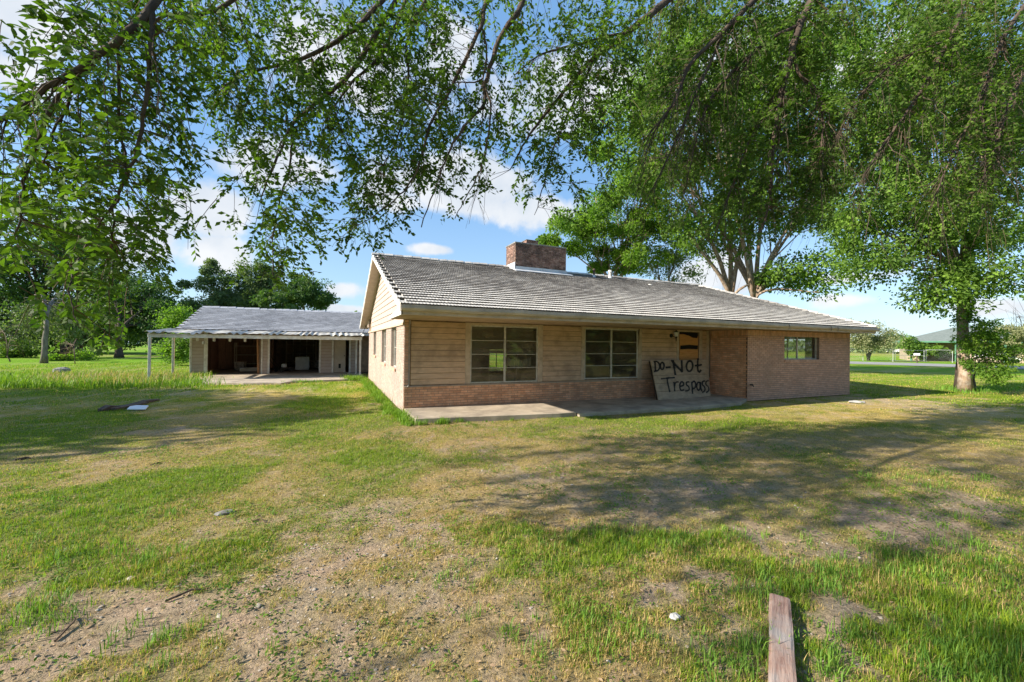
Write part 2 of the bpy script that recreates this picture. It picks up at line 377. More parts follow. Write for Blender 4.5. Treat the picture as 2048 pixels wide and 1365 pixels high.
def axis(lo, hi, step, far):
    a = list(np.arange(lo, hi, step)); s = step; x = a[-1]
    while x < far: s *= 1.22; x += s; a.append(x)
    s = step; x = lo; b = []
    while x > -far: s *= 1.22; x -= s; b.append(x)
    return np.array(b[::-1]+a)
gx = axis(-9, 17, .09, 1500); gy = axis(-10.5, 3, .09, 1500)
X, Y = np.meshgrid(gx, gy); Z = height(X, Y)
cov, grn = lawn(X, Y)
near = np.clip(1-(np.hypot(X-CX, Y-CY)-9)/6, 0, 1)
soil = np.array([.60, .425, .30]); soil2 = np.array([.50, .40, .31]); straw = np.array([.47, .35, .11]); gr = np.array([.11, .20, .016]); gr2 = np.array([.22, .28, .025])
s_n = fbm(X, Y, 1.7)[..., None]; SOIL = soil*(1-s_n)+soil2*s_n
SOIL = SOIL*(.82+.36*fbm(X, Y, 7., 3)[..., None])
GR = gr*(1-s_n)+gr2*s_n
fd = np.clip((np.hypot(X-CX, Y-CY)-26)/14, 0, 1)[..., None]; GR = GR*(1-fd)+np.array([.17, .32, .022])*fd
V3 = (straw*(1-grn[..., None])+GR*grn[..., None])
base = SOIL*(1-cov[..., None])+V3*cov[..., None]
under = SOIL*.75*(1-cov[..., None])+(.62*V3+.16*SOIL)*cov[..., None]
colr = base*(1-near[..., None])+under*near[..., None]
ny, nx = X.shape; idx = np.arange(nx*ny).reshape(ny, nx)
Fq = np.stack([idx[:-1, :-1], idx[:-1, 1:], idx[1:, 1:], idx[1:, :-1]], -1).reshape(-1, 4)
m, t, b = base_mat('lawn_soil'); ca = t.new('ShaderNodeVertexColor', layer_name='tint'); g = t.new('ShaderNodeNewGeometry'); P = g.outputs['Position']
c = t.mix(t.ramp(t.noise(P, 26, 5, .75), .3, .72), t.mix(1., ca.outputs[0], (.62, .60, .56), 'MULTIPLY'), t.mix(1., ca.outputs[0], (1.3, 1.26, 1.18), 'MULTIPLY'))
c = t.mix(t.ramp(t.noise(P, 2.2, 5, .7), .35, .65), c, t.mix(1., c, (.82, .88, .85), 'MULTIPLY'))
t.put(b.inputs['Base Color'], c); b.inputs['Roughness'].default_value = 1.; b.inputs['Specular IOR Level'].default_value = .05
bp = t.new('ShaderNodeBump'); bp.inputs['Strength'].default_value = 1.; bp.inputs['Distance'].default_value = .03
t.l.new(t.math('ADD', t.noise(P, 17, 6, .75), t.math('MULTIPLY', t.noise(P, 75, 4, .7), .6)), bp.inputs['Height']); t.l.new(bp.outputs[0], b.inputs['Normal'])
np_mesh('ground', np.stack([X, Y, Z], -1).reshape(-1, 3), Fq, m, cols=colr.reshape(-1, 3), smooth=True, kind='structure')

# ------------------------------------------------------------------ grass
m, t, b = base_mat('grass_blade'); ca = t.new('ShaderNodeVertexColor', layer_name='tint')
t.put(b.inputs['Base Color'], ca.outputs[0]); b.inputs['Roughness'].default_value = .6; b.inputs['Specular IOR Level'].default_value = .3
tr = t.new('ShaderNodeBsdfTranslucent'); t.put(tr.inputs[0], t.mix(1., ca.outputs[0], (1.25, 1.35, .7), 'MULTIPLY'))
mx = t.new('ShaderNodeMixShader'); mx.inputs[0].default_value = .35
t.l.new(b.outputs[0], mx.inputs[1]); t.l.new(tr.outputs[0], mx.inputs[2]); t.l.new(mx.outputs[0], t.n['Material Output'].inputs[0])
M['grass'] = m
PAVED = []                                                  # rectangles without grass, filled below
def covered(x, y):
    r = ((x > -.05) & (x < 16.85) & (y > -.02) & (y < 10.9)) | ((x > 10.85) & (x < 16.85) & (y > -1.5) & (y < 1))
    r |= ((x > -8.1) & (x < 3) & (y > 14.3) & (y < 22))
    r |= (x > .0) & (x < 3.9) & (y > -1.95+.0*x) & (y < 0) & (y > -1.45-.135*x)
    r |= (x >= 3.9) & (x < 10) & (y > -2.05) & (y < 0)
    r |= (x > -7.2) & (x < -.4) & (y > 9.6+.25*np.abs(x+3.)*0) & (y < 14.4) & (y > 9.0+.0*x)
    dx, dy = x-.9, y+8.95
    u = dx*.829+dy*.559; v = -dx*.559+dy*.829
    r |= (np.abs(u) < .6) & (np.abs(v) < .03)
    return r
def blades(n, r0, r1, hgt, wid, seg, lushboost=0., angle=1.0):
    a = RNG.uniform(-angle, angle, n)+YAW; r = np.sqrt(RNG.uniform(r0*r0, r1*r1, n))
    x = CX+np.sin(a)*r; y = CY+np.cos(a)*r
    # gather part of them into small tufts
    k = RNG.random(n) < .6
    tx = x+.0; cell = .055+.012*r
    jx = (np.floor(x/cell)+.5+.45*np.sin(np.floor(x/cell)*12.9+np.floor(y/cell)*78.2))*cell; jy = (np.floor(y/cell)+.5+.45*np.sin(np.floor(x/cell)*39.3+np.floor(y/cell)*11.1))*cell
    x = np.where(k, jx+RNG.normal(0, .014+.002*r, n), x); y = np.where(k, jy+RNG.normal(0, .014+.002*r, n), y)
    cov, g = lawn(x, y)
    keep = (RNG.random(n) < np.clip((cov-.12)*1.25, .02, 1)) & ~covered(x, y)
    x, y, g, cov = x[keep], y[keep], g[keep], cov[keep]; n = len(x)
    lush = field(x, y, LUSH)
    h = hgt*RNG.gamma(6, 1/6., n)*(.42+.45*g*cov+.5*lush**3); wd = wid*RNG.uniform(.6, 1.3, n)
    th = RNG.uniform(0, 2*math.pi, n); lean = np.abs(RNG.normal(.45, .35, n)); flat = RNG.random(n) < .35*(1-g); lean = np.where(flat, RNG.uniform(1.1, 1.5, n), lean)
    dx, dy = np.cos(th), np.sin(th); sx, sy = -dy*wd/2, dx*wd/2
    z0 = height(x, y)-.006
    hz = h*np.cos(lean*.6); hr = h*np.sin(lean*.6); hz2 = h*np.cos(lean); hr2 = h*np.sin(lean)
    B = lambda fx, fy, fz: np.stack([fx, fy, fz], -1)
    if seg == 1:
        V = np.stack([B(x-sx, y-sy, z0), B(x+sx, y+sy, z0), B(x+dx*hr2, y+dy*hr2, z0+hz2)], 1); F = np.arange(n*3).reshape(n, 3); nv = 3
    else:
        mx_, my_, mz_ = x+dx*hr*.5, y+dy*hr*.5, z0+hz*.55
        V = np.stack([B(x-sx, y-sy, z0), B(x+sx, y+sy, z0), B(mx_-sx*.8, my_-sy*.8, mz_), B(mx_+sx*.8, my_+sy*.8, mz_), B(x+dx*hr2, y+dy*hr2, z0+hz2)], 1); nv = 5
        i = np.arange(n)[:, None]*5; F = np.concatenate([i+np.array([0, 1, 3]), i+np.array([0, 3, 2]), i+np.array([2, 3, 4])])
    isg = RNG.random(n) < np.clip(.02+.9*g, 0, .93)
    q = RNG.random((n, 1))
    green = np.array([.09, .20, .012])*(1-q)+np.array([.34, .42, .028])*q
    strw = np.array([.46, .32, .11])*(1-q)+np.array([.62, .45, .20])*q
    C = np.where(isg[:, None], green, strw)*RNG.uniform(.75, 1.15, (n, 1))
    return V.reshape(-1, 3), F, np.repeat(C, nv, 0)
parts = [blades(260000, 1.9, 4.4, .052, .0036, 3), blades(420000, 4.4, 8.5, .040, .0055, 1), blades(420000, 8.5, 16, .036, .010, 1), blades(260000, 16, 42, .055, .03, 1, angle=1.05)]
off = 0; VV = []; FF = []; CC = []
for v_, f_, c_ in parts: VV.append(v_); FF.append(f_+off); CC.append(c_); off += len(v_)
np_mesh('grass', np.concatenate(VV), np.concatenate(FF), M['grass'], cols=np.concatenate(CC), kind='stuff', label='patchy green and straw coloured grass growing over the bare yard', cat='grass')

def tall_clumps(spots, name, label, col_a, col_b, nb=60, h=.4, spread=.18, wid=.012):
    """long blades standing in clumps"""
    V = []; C = []; n = 0
    for (x, y, s) in spots:
        k = int(nb*s); bx = x+RNG.normal(0, spread*s, k); by = y+RNG.normal(0, spread*s, k); hh = h*s*RNG.uniform(.4, 1.15, k)
        th = RNG.uniform(0, 6.283, k); ln = RNG.uniform(.1, .8, k); dx, dy = np.cos(th), np.sin(th); wd = wid*RNG.uniform(.6, 1.4, k)/2
        a = np.stack([bx-dy*wd, by+dx*wd, 0*bx], -1); b2 = np.stack([bx+dy*wd, by-dx*wd, 0*bx], -1)
        mm = np.stack([bx+dx*hh*np.sin(ln)*.4, by+dy*hh*np.sin(ln)*.4, hh*.62], -1)
        tp = np.stack([bx+dx*hh*np.sin(ln)*1.1, by+dy*hh*np.sin(ln)*1.1, hh*(.62+.38*np.cos(ln*1.6))], -1)
        V.append(np.stack([a, b2, mm+(b2-a)*.4, mm-(b2-a)*.4, tp], 1)); q = RNG.random((k, 1))
        C.append(np.repeat((np.array(col_a)*(1-q)+np.array(col_b)*q), 5, 0)); n += k
    V = np.concatenate(V).reshape(-1, 3); i = np.arange(n)[:, None]*5
    F = np.concatenate([i+np.array([0, 1, 2]), i+np.array([0, 2, 3]), i+np.array([3, 2, 4])])
    return np_mesh(name, V, F, M['grass'], cols=np.concatenate(C), kind='stuff', label=label, cat='weeds')

# ------------------------------------------------------------------ bricks, planks, tiles, windows
def unit_brick(name, mat, d=.012):
    m = MB(); e = .004
    m.add([(-.5, 0, -.5), (.5, 0, -.5), (.5, 0, .5), (-.5, 0, .5), (-.485, -1, -.44), (.485, -1, -.44), (.485, -1, .44), (-.485, -1, .44)],
          [(4, 5, 6, 7), (0, 1, 5, 4), (1, 2, 6, 5), (2, 3, 7, 6), (3, 0, 4, 7)])
    return m.mesh(name, mat)
def courses(L, z0, z1, holes, bl=.2, bh=.067, j=.010, soldier=0.):
    out = []; nz = int(round((z1-soldier-z0)/bh)); bh = (z1-soldier-z0)/nz
    for r in range(nz):
        za, zb = z0+r*bh, z0+(r+1)*bh; zc = (za+zb)/2
        segs = [(0., L)]
        for (a, b_, c, d) in holes:
            if c-.01 < zc < d+.01:
                ns = []
                for (p, q) in segs:
                    if b_ <= p or a >= q: ns.append((p, q)); continue
                    if a > p: ns.append((p, a))
                    if b_ < q: ns.append((b_, q))
                segs = ns
        for (p, q) in segs:
            x = math.floor(p/bl)*bl-(bl/2 if r % 2 else 0)
            while x < q:
                a, b_ = max(x, p), min(x+bl, q)
                if b_-a > .045: out.append(((a+b_)/2, zc, b_-a-j, bh-j))
                x += bl
    if soldier:
        x = 0.
        while x < L-.03:
            if not any(a-.03 < x+.035 < b_+.03 and d > z1-soldier*.5 for (a, b_, c, d) in holes): out.append((x+.036, z1-soldier/2, .062, soldier-j))
            x += .072
    return out
def brick_wall(house, origin, u, nrm, L, z0, z1, holes, mat, mortar, thick=.14, nparts=0, soldier=0., order=None, joined='brick_courses', wallname='brick_wall'):
    u = Vector(u); nrm = Vector(nrm); O = Vector(origin)
    # backing with openings
    mb = MB(); xs = sorted({0., L, *[h[0] for h in holes], *[h[1] for h in holes]})
    for a, b_ in zip(xs[:-1], xs[1:]):
        zz = [(z0, z1)]
        for h in holes:
            if h[0] <= a+1e-6 and h[1] >= b_-1e-6:
                zz = [q for p in zz for q in ((p[0], min(p[1], h[2])), (max(p[0], h[3]), p[1])) if q[1]-q[0] > 1e-4]
        for (p, q) in zz:
            c = O+u*((a+b_)/2)+Vector((0, 0, (p+q)/2))-nrm*thick/2
            mb.obox(c, u, (0, 0, 1), nrm, (b_-a)/2, (q-p)/2, thick/2)
    wall = mb.build(wallname, mortar, house)
    bs = courses(L, z0, z1, holes, soldier=soldier)
    if order: bs.sort(key=order)
    um = unit_brick('brick', mat); big = MB()
    rng = random.Random(5)
    for i, (x, z, lx, lz) in enumerate(bs):
        d = .007+rng.uniform(-.0015, .003)
        mt = Matrix(((u.x*lx, -nrm.x*d, 0, 0), (u.y*lx, -nrm.y*d, 0, 0), (0, 0, lz, 0), (0, 0, 0, 1)))
        mt.translation = O+u*x+Vector((0, 0, z+rng.uniform(-.0008, .0008)))
        if i < nparts: place(um, 'brick', wall, mt)
        else: big.add([mt@v.co for v in um.vertices], [tuple(p.vertices) for p in um.polygons])
    if big.v: big.build(joined, mat, wall, kind='stuff')
    return wall
def siding(parent, origin, u, nrm, x0, x1, z0, z1, expo, mat, clip=None, name='siding_plank', seed=1):
    """lapped boards, one object each"""
    u = Vector(u); nrm = Vector(nrm); O = Vector(origin); n = max(1, int(round((z1-z0)/expo))); e = (z1-z0)/n; rng = random.Random(seed)
    for k in range(n):
        a, b_ = z0+k*e, z0+(k+1)*e-.012; p0, p1, q0, q1 = x0, x1, x0, x1
        if clip: (p0, p1), (q0, q1) = clip(a), clip(min(b_, z1))
        if p1-p0 < .05: continue
        sag = rng.uniform(-.002, .002)
        pr = [(.0, a), (.034, a), (.036, a+.012), (.020, b_), (0., b_)]
        V = []
        for (s, t) in ((0, p0), (1, p1)):
            for (d, z) in pr:
                xx = t if z < a+.02 else (q0 if s == 0 else q1)
                V.append(O+u*xx+nrm*(d+sag)+Vector((0, 0, z)))
        F = [(0, 1, 2, 3, 4)[::-1], (5, 6, 7, 8, 9)]+[(i, (i+1) % 5, 5+(i+1) % 5, 5+i) for i in range(5)]
        MB().add(V, F).build(name, mat, parent)
def window(parent, origin, u, nrm, w, h, cols, rows, mat, fw=.035, mw=.016, depth=.05, colx=None, recess=0., mullion=.04, open_cols=()):
    """aluminium window: outer frame mesh with panes and muntins under it; origin is its lower left outer corner"""
    u = Vector(u); nrm = Vector(nrm); O = Vector(origin)-nrm*recess; Zv = Vector((0, 0, 1)); mb = MB()
    def bx(m, a, b_, c, d, t0, t1): m.obox(O+u*(a+b_)/2+Zv*(c+d)/2+nrm*(t0+t1)/2, u, Zv, nrm, (b_-a)/2, (d-c)/2, (t1-t0)/2)
    bx(mb, 0, fw, 0, h, -depth, 0); bx(mb, w-fw, w, 0, h, -depth, 0); bx(mb, fw, w-fw, 0, fw, -depth, 0); bx(mb, fw, w-fw, h-fw, h, -depth, 0)
    fr = mb.build('window', mat, parent)
    xs = colx or [w*i/cols for i in range(cols+1)]
    for x in xs[1:-1]:
        m = MB(); bx(m, x-mullion/2, x+mullion/2, fw, h-fw, -depth+.004, -.004); m.build('mullion', mat, fr)
    for i in range(len(xs)-1):
        a = xs[i]+(fw if i == 0 else mullion/2); b_ = xs[i+1]-(fw if i == len(xs)-2 else mullion/2)
        for k in range(rows):
            c = fw+(h-2*fw)*k/rows; d = fw+(h-2*fw)*(k+1)/rows
            if k: m = MB(); bx(m, a, b_, c-mw/2, c+mw/2, -depth+.012, -.010); m.build('muntin', mat, fr)
            if (i, k) in open_cols: continue
            m = MB(); tx, tz = random.uniform(-.003, .003), random.uniform(-.003, .003); q = -depth*.55
            P = [O+u*x_+Zv*z_+nrm*(q+s1*tx+s2*tz) for (x_, z_, s1, s2) in ((a, c, -1, -1), (b_, c, 1, -1), (b_, d, 1, 1), (a, d, -1, 1))]
            m.add(P, [(0, 1, 2, 3)]).build('pane', M['glass'], fr)
    return fr

# ------------------------------------------------------------------ the house
EAVE_Y, EAVE_Z, RIDGE_Y, RIDGE_Z, SLOPE = -2.04, 2.60, 4.67, 4.93, (4.93-2.60)/(4.67+2.04)
X0, X1, XR = -.40, 17.31, 15.48
REAR = 2*RIDGE_Y-EAVE_Y
H = thing('ranch_house', 'long single storey tan brick house with weathered tile roof and a boarded front door', 'house')
LEDGE = .655
near_first = lambda b_: b_[0]
brick_wall(H, (0, 0, 0), (1, 0, 0), (0, -1, 0), 10.9, 0, LEDGE, [], M['brick_orange'], M['mortar'], nparts=300, order=near_first)
# sloping cap on top of the low brick wall
MB().add([(0, -.02, LEDGE), (10.9, -.02, LEDGE), (10.9, .08, LEDGE+.035), (0, .08, LEDGE+.035), (0, -.02, LEDGE+.012), (10.9, -.02, LEDGE+.012), (10.9, .08, LEDGE+.047), (0, .08, LEDGE+.047)],
         [(0, 3, 2, 1), (4, 5, 6, 7), (0, 1, 5, 4), (1, 2, 6, 5), (2, 3, 7, 6), (3, 0, 4, 7)]).build('ledge_cap', M['trim'], H)
SY = .06                                    # plane of the siding
WIN1, WIN2, DOOR = (1.78, 3.86, .70, 2.30), (5.50, 7.60, .73, 2.32), (9.42, 10.40, .10, 2.30)
mb = MB(); xs = [0, WIN1[0], WIN1[1], WIN2[0], WIN2[1], DOOR[0], DOOR[1], 10.9]
for i in range(7):
    a, b_ = xs[i], xs[i+1]
    if i % 2 == 0: mb.box(a, b_, SY, SY+.12, LEDGE, 2.40)
    else:
        wz = (WIN1, WIN2, DOOR)[i//2]
        if wz[2] > LEDGE: mb.box(a, b_, SY, SY+.12, LEDGE, wz[2])
        mb.box(a, b_, SY, SY+.12, wz[3], 2.40)
mb.build('front_wall', M['sheathing'], H)
for (a, b_, sd_) in ((.17, 1.63, 1), (4.02, 5.36, 2), (7.76, 9.30, 3), (10.54, 10.74, 4)):
    siding(H, (0, SY, 0), (1, 0, 0), (0, -1, 0), a, b_, LEDGE+.05, 2.36, .15, M['siding'], seed=sd_)
for (a, b_, z0, z1) in ((1.63, 1.775, .69, 2.37), (3.865, 4.015, .69, 2.37), (5.365, 5.495, .70, 2.37), (7.605, 7.755, .70, 2.37), (9.305, 9.415, .1, 2.37), (10.405, 10.535, .1, 2.37), (10.745, 10.89, .1, 2.37)):
    box('trim_board', M['trim'], H, a, b_, SY-.035, SY+.01, z0, z1, .004)
for (a, b_, z) in ((1.78, 3.86, 2.302), (5.50, 7.60, 2.322), (9.42, 10.40, 2.302)):
    box('head_trim', M['trim'], H, a, b_, SY-.03, SY+.01, z, 2.368, .004)
brick_wall(H, (0, .002, 0), (1, 0, 0), (0, -1, 0), .105, LEDGE+.05, 2.38, [], M['brick_tan'], M['mortar'], thick=.05, joined='corner_bricks', wallname='brick_corner')
MB().tube([(.135, .02, 2.37), (.135, .02, .74), (.12, .0, .70), (.09, -.02, .68)], .012, 6).build('conduit', M['white_paint'], H)
w1 = window(H, (WIN1[0], SY, WIN1[2]), (1, 0, 0), (0, -1, 0), WIN1[1]-WIN1[0], WIN1[3]-WIN1[2], 2, 4, M['alu'], colx=[0, 1.03, WIN1[1]-WIN1[0]], mullion=.055, recess=-.01)
w2 = window(H, (WIN2[0], SY, WIN2[2]), (1, 0, 0), (0, -1, 0), WIN2[1]-WIN2[0], WIN2[3]-WIN2[2], 2, 4, M['alu'], colx=[0, 1.03, WIN2[1]-WIN2[0]], mullion=.055, recess=-.01)
mb = MB()
for k in range(30):
    z0_ = 1.52+k*.026; mb.add([(1.82, .26, z0_), (3.82, .26, z0_-.01*math.sin(k)), (3.82, .272, z0_+.022), (1.82, .272, z0_+.022)], [(0, 1, 2, 3)])
mb.build('window_blind', M['room_wall'], w1, kind='stuff')
V = [(2.90+.88*i/12, .30+.03*math.sin(i*1.7), z_-(.13*math.sin(math.pi*i/12)+.05*(i/12))) for z_ in (1.46, 1.22) for i in range(13)]
MB().add(V, [(i, i+1, 14+i, 13+i) for i in range(12)]).build('sagging_cloth', M['room_wall'], w1)
MB().tube([(7.62, SY-.045, 2.35), (7.60, SY-.05, 2.22), (7.615, SY-.045, 2.1), (7.60, SY-.05, 1.8)], [.012, .02, .009, .004], 6).build('loose_cable', M['black'], H)
# boarded front door
zs_ = [on_y(1385, 580+a/4.875, .1)[2] for a in (540, 582)]
D = box('front_door', M['plywood'], H, DOOR[0]+.09, DOOR[1], .10, .118, DOOR[2], 2.22, label='orange plywood sheet with a black painted band')
MB().add([(DOOR[0]+.11, .096, zs_[1]), (DOOR[0]+.5, .096, zs_[1]+.015), (DOOR[1]-.02, .096, zs_[1]+.005), (DOOR[1]-.01, .096, zs_[0]-.01), (DOOR[0]+.55, .096, zs_[0]+.01), (DOOR[0]+.12, .096, zs_[0]-.02)],
         [(0, 1, 2, 3, 4, 5)]).build('painted_band', M['black'], D)
MB().add([(DOOR[0]+.25, .095, 2.22), (DOOR[0]+.5, .095, 2.18), (DOOR[0]+.72, .095, 2.10), (DOOR[1]-.05, .095, 2.09), (DOOR[1], .095, 2.22)], [(0, 1, 2, 3, 4)]).build('black_corner', M['black'], D)  # flat black piece over the upper right edge of the sheet
box('dark_gap', M['black'], H, DOOR[0], DOOR[1], .122, .14, DOOR[2], 2.30)  # black sheet standing in for the shade in the gap round the plywood
# brick wing
WX0, WX1, WY = 10.9, 16.79, -1.44
WINW = (1.92, 3.92, 1.37, 2.27)
brick_wall(H, (WX0, 0, 0), (0, -1, 0), (-1, 0, 0), 1.44, 0, 2.375, [], M['brick_orange'], M['mortar'], soldier=.2)
brick_wall(H, (WX0, WY, 0), (1, 0, 0), (0, -1, 0), WX1-WX0, 0, 2.375, [WINW], M['brick_tan'], M['mortar_pale'], soldier=.2)
brick_wall(H, (WX1, WY, 0), (0, 1, 0), (1, 0, 0), 12.2, 0, 2.375, [(1.55, 3.1, 1.05, 2.2)], M['brick_tan'], M['mortar_pale'])
window(H, (WX0+WINW[0], WY, WINW[2]), (1, 0, 0), (0, -1, 0), 2.0, .90, 2, 1, M['alu'], colx=[0, .88, 2.0], recess=.09, mullion=.05)
for k in range(20):
    box('sill_brick', M['brick_tan'], H, WX0+WINW[0]+k*.1+.004, WX0+WINW[0]+k*.1+.096, WY-.035, WY+.09, WINW[2]-.085, WINW[2]-.004)
box('lintel', M['trim'], H, WX0+WINW[0], WX0+WINW[1], WY+.01, WY+.1, WINW[3]+.002, 2.37)
box('wall_tap', M['black_metal'], H, 11.02, 11.06, -1.56, -1.452, .52, .56)
MB().tube([(11.04, -1.45, .55), (11.04, -1.54, .56), (11.05, -1.57, .48)], [.02, .022, .012], 7).build('hose_bib', M['black_metal'], H)
window(H, (WX1, .11, 1.05), (0, 1, 0), (1, 0, 0), 1.55, 1.15, 2, 1, M['alu'], recess=.05)
# gable wall on the left
GW = [(1.40, 2.50, 1.05, 2.24), (3.86, 5.14, 1.07, 2.24), (7.20, 8.36, 1.24, 2.24)]
brick_wall(H, (0, 0, 0), (0, 1, 0), (-1, 0, 0), 10.8, 0, 2.27, GW, M['brick_gable'], M['mortar_gable'])
for (a, b_, c, d) in GW:
    window(H, (0, a, c), (0, 1, 0), (-1, 0, 0), b_-a, d-c, 1, 2, M['alu'], recess=.08)
    n = int((b_-a)/.1)
    for k in range(n): box('sill_brick', M['brick_tan'], H, -.045, .08, a+k*.1+.004, a+k*.1+.096, c-.085, c-.004)
def gclip(z):
    y = max(0., (z-(EAVE_Z-.13))/SLOPE+EAVE_Y); return (max(y, 0.), min(10.8, REAR-(y-EAVE_Y)))
gb = MB().add([(x, y, z) for x in (.0, .10) for (y, z) in ((0, 2.272), (10.8, 2.272), (10.8, 2.60), (RIDGE_Y, RIDGE_Z-.12), (0, 3.15))], [(0, 1, 2, 3, 4), (9, 8, 7, 6, 5), (0, 5, 6, 1), (2, 1, 6, 7), (3, 2, 7, 8), (4, 3, 8, 9), (0, 4, 9, 5)]).build('gable_wall', M['sheathing'], H)
siding(gb, (0, 0, 0), (0, 1, 0), (-1, 0, 0), 0, 10.8, 2.30, 4.78, .19, M['siding_gable'], clip=gclip)
box('frieze_board', M['trim'], H, -.05, -.002, -.02, 10.82, 2.25, 2.31, .004)
box('meter_box', M['gutter'], H, -.11, -.03, 10.2, 10.45, 2.5, 2.85, .01)
MB().tube([(-.06, 10.6, 2.9), (-.3, 11.2, 2.2), (-.42, 11.55, 2.12), (-.5, 11.7, 2.2)], .012, 5).build('service_cable', M['black'], H)
# rear wall, floors, inner walls
brick_wall(H, (16.65, 10.8, 0), (-1, 0, 0), (0, 1, 0), 16.5, 0, 2.375, [(9.2, 10.5, .25, 1.5), (2, 3.2, 1, 2.1), (13.2, 14.4, 1, 2.1)], M['brick_tan'], M['mortar_pale'])
window(H, (7.45, 10.8, .25), (-1, 0, 0), (0, 1, 0), 1.3, 1.25, 2, 2, M['alu'], recess=.05)
box('ceiling', M['room_wall'], H, .12, 16.6, .2, 10.6, 2.41, 2.44)
box('floor', M['room_floor'], H, .12, 16.6, .15, 10.6, .02, .08)
box('partition', M['room_wall'], H, 11.02, 11.1, .02, 10.6, .08, 2.40)
box('wing_floor', M['room_floor'], H, 11.1, 16.6, -1.29, .14, .02, .08)
box('wing_ceiling', M['room_wall'], H, 11.1, 16.6, -1.29, .19, 2.38, 2.40)
mb = MB(); mb.box(.12, 4.6, 6.0, 6.08, .08, 2.40); mb.box(4.6, 5.9, 6.0, 6.08, 1.6, 2.40); mb.box(5.9, 11.0, 6.0, 6.08, .08, 2.40); mb.build('partition', M['room_wall'], H)
# soffit, fascia, gutter, rakes
nS = 44
for k in range(nS):
    a = X0+.03+(X1-X0-.06)*k/nS; b_ = X0+.03+(X1-X0-.06)*(k+1)/nS-.006
    box('soffit_panel', M['soffit'], H, a, b_, EAVE_Y+.03, .05, 2.385+.003*(k % 2), 2.40)
box('fascia', M['gutter'], H, X0, X1, EAVE_Y, EAVE_Y+.025, 2.375, 2.56, .003)
gp = [(-.11, 2.575), (-.115, 2.50), (-.085, 2.455), (-.004, 2.455), (-.004, 2.465), (-.08, 2.465), (-.105, 2.505), (-.10, 2.575)]
V = []; ns = 60
for k in range(ns+1):
    x = X0-.01+(X1-X0+.02)*k/ns; sg = .006*math.sin(k*.9)+.004*math.sin(k*2.3)
    V += [(x, EAVE_Y+y, z+sg) for y, z in gp]
F = [(k*8+i, k*8+(i+1) % 8, (k+1)*8+(i+1) % 8, (k+1)*8+i) for k in range(ns) for i in range(8)]+[tuple(range(8)), tuple(range(ns*8, ns*8+8))[::-1]]
MB().add(V, F).build('gutter', M['gutter'], H)
for x in (11.9, 14.2, 14.6):
    MB().tube([(x, EAVE_Y-.115, 2.56), (x+.03, EAVE_Y-.13, 2.47), (x-.01, EAVE_Y-.12, 2.40)], [.01, .014, .004], 5).build('gutter_strap', M['black_metal'], H)
# end of the porch eave seen at the corner, and the rake boards
MB().add([(x, y, z) for x in (X0, X0+.03) for (y, z) in ((EAVE_Y, 2.375), (.0, 2.375), (.0, 2.43), (EAVE_Y, 2.56))], [(0, 1, 2, 3), (7, 6, 5, 4), (0, 4, 5, 1), (1, 5, 6, 2), (2, 6, 7, 3), (3, 7, 4, 0)]).build('eave_return', M['white_paint'], H)
for (ya, yb) in ((EAVE_Y, RIDGE_Y), (REAR, RIDGE_Y)):
    V = [(x, y, z+dz) for x in (X0-.02, X0+.015) for (y, z, dz) in ((ya, EAVE_Z, -.16), (yb, RIDGE_Z, -.16), (yb, RIDGE_Z, .0), (ya, EAVE_Z, .0))]
    MB().add(V, [(0, 1, 2, 3), (7, 6, 5, 4), (0, 4, 5, 1), (1, 5, 6, 2), (2, 6, 7, 3), (3, 7, 4, 0)]).build('rake_board', M['white_paint'], H)
    V = [(x, y, z+dz) for x in (X0+.016, -.002) for (y, z, dz) in ((ya, EAVE_Z, -.14), (yb, RIDGE_Z, -.14), (yb, RIDGE_Z, -.12), (ya, EAVE_Z, -.12))]
    MB().add(V, [(0, 1, 2, 3), (7, 6, 5, 4), (0, 4, 5, 1), (1, 5, 6, 2), (2, 6, 7, 3), (3, 7, 4, 0)]).build('rake_soffit', M['siding_gable'], H)
# roof deck and its tiles
def slab(pts, t, name, mat, parent):
    n = len(pts); V = list(pts)+[(x, y, z-t) for x, y, z in pts]
    return MB().add(V, [tuple(range(n)), tuple(range(n, 2*n))[::-1]]+[(i, n+i, n+(i+1) % n, (i+1) % n) for i in range(n)]).build(name, mat, parent)
mb = MB()
def addslab(pts, t):
    n = len(pts); V = list(pts)+[(x, y, z-t) for x, y, z in pts]
    mb.add(V, [tuple(range(n)), tuple(range(n, 2*n))[::-1]]+[(i, n+i, n+(i+1) % n, (i+1) % n) for i in range(n)])
addslab([(X0, EAVE_Y, EAVE_Z-.03), (X1, EAVE_Y, EAVE_Z-.03), (XR, RIDGE_Y, RIDGE_Z-.03), (X0, RIDGE_Y, RIDGE_Z-.03)], .08)
addslab([(X1, REAR, EAVE_Z), (X0, REAR, EAVE_Z), (X0, RIDGE_Y, RIDGE_Z), (XR, RIDGE_Y, RIDGE_Z)], .1)
addslab([(X1, EAVE_Y, EAVE_Z-.03), (X1, REAR, EAVE_Z-.03), (XR, RIDGE_Y, RIDGE_Z-.03)], .08)
roof = mb.build('roof', M['tile'], H)
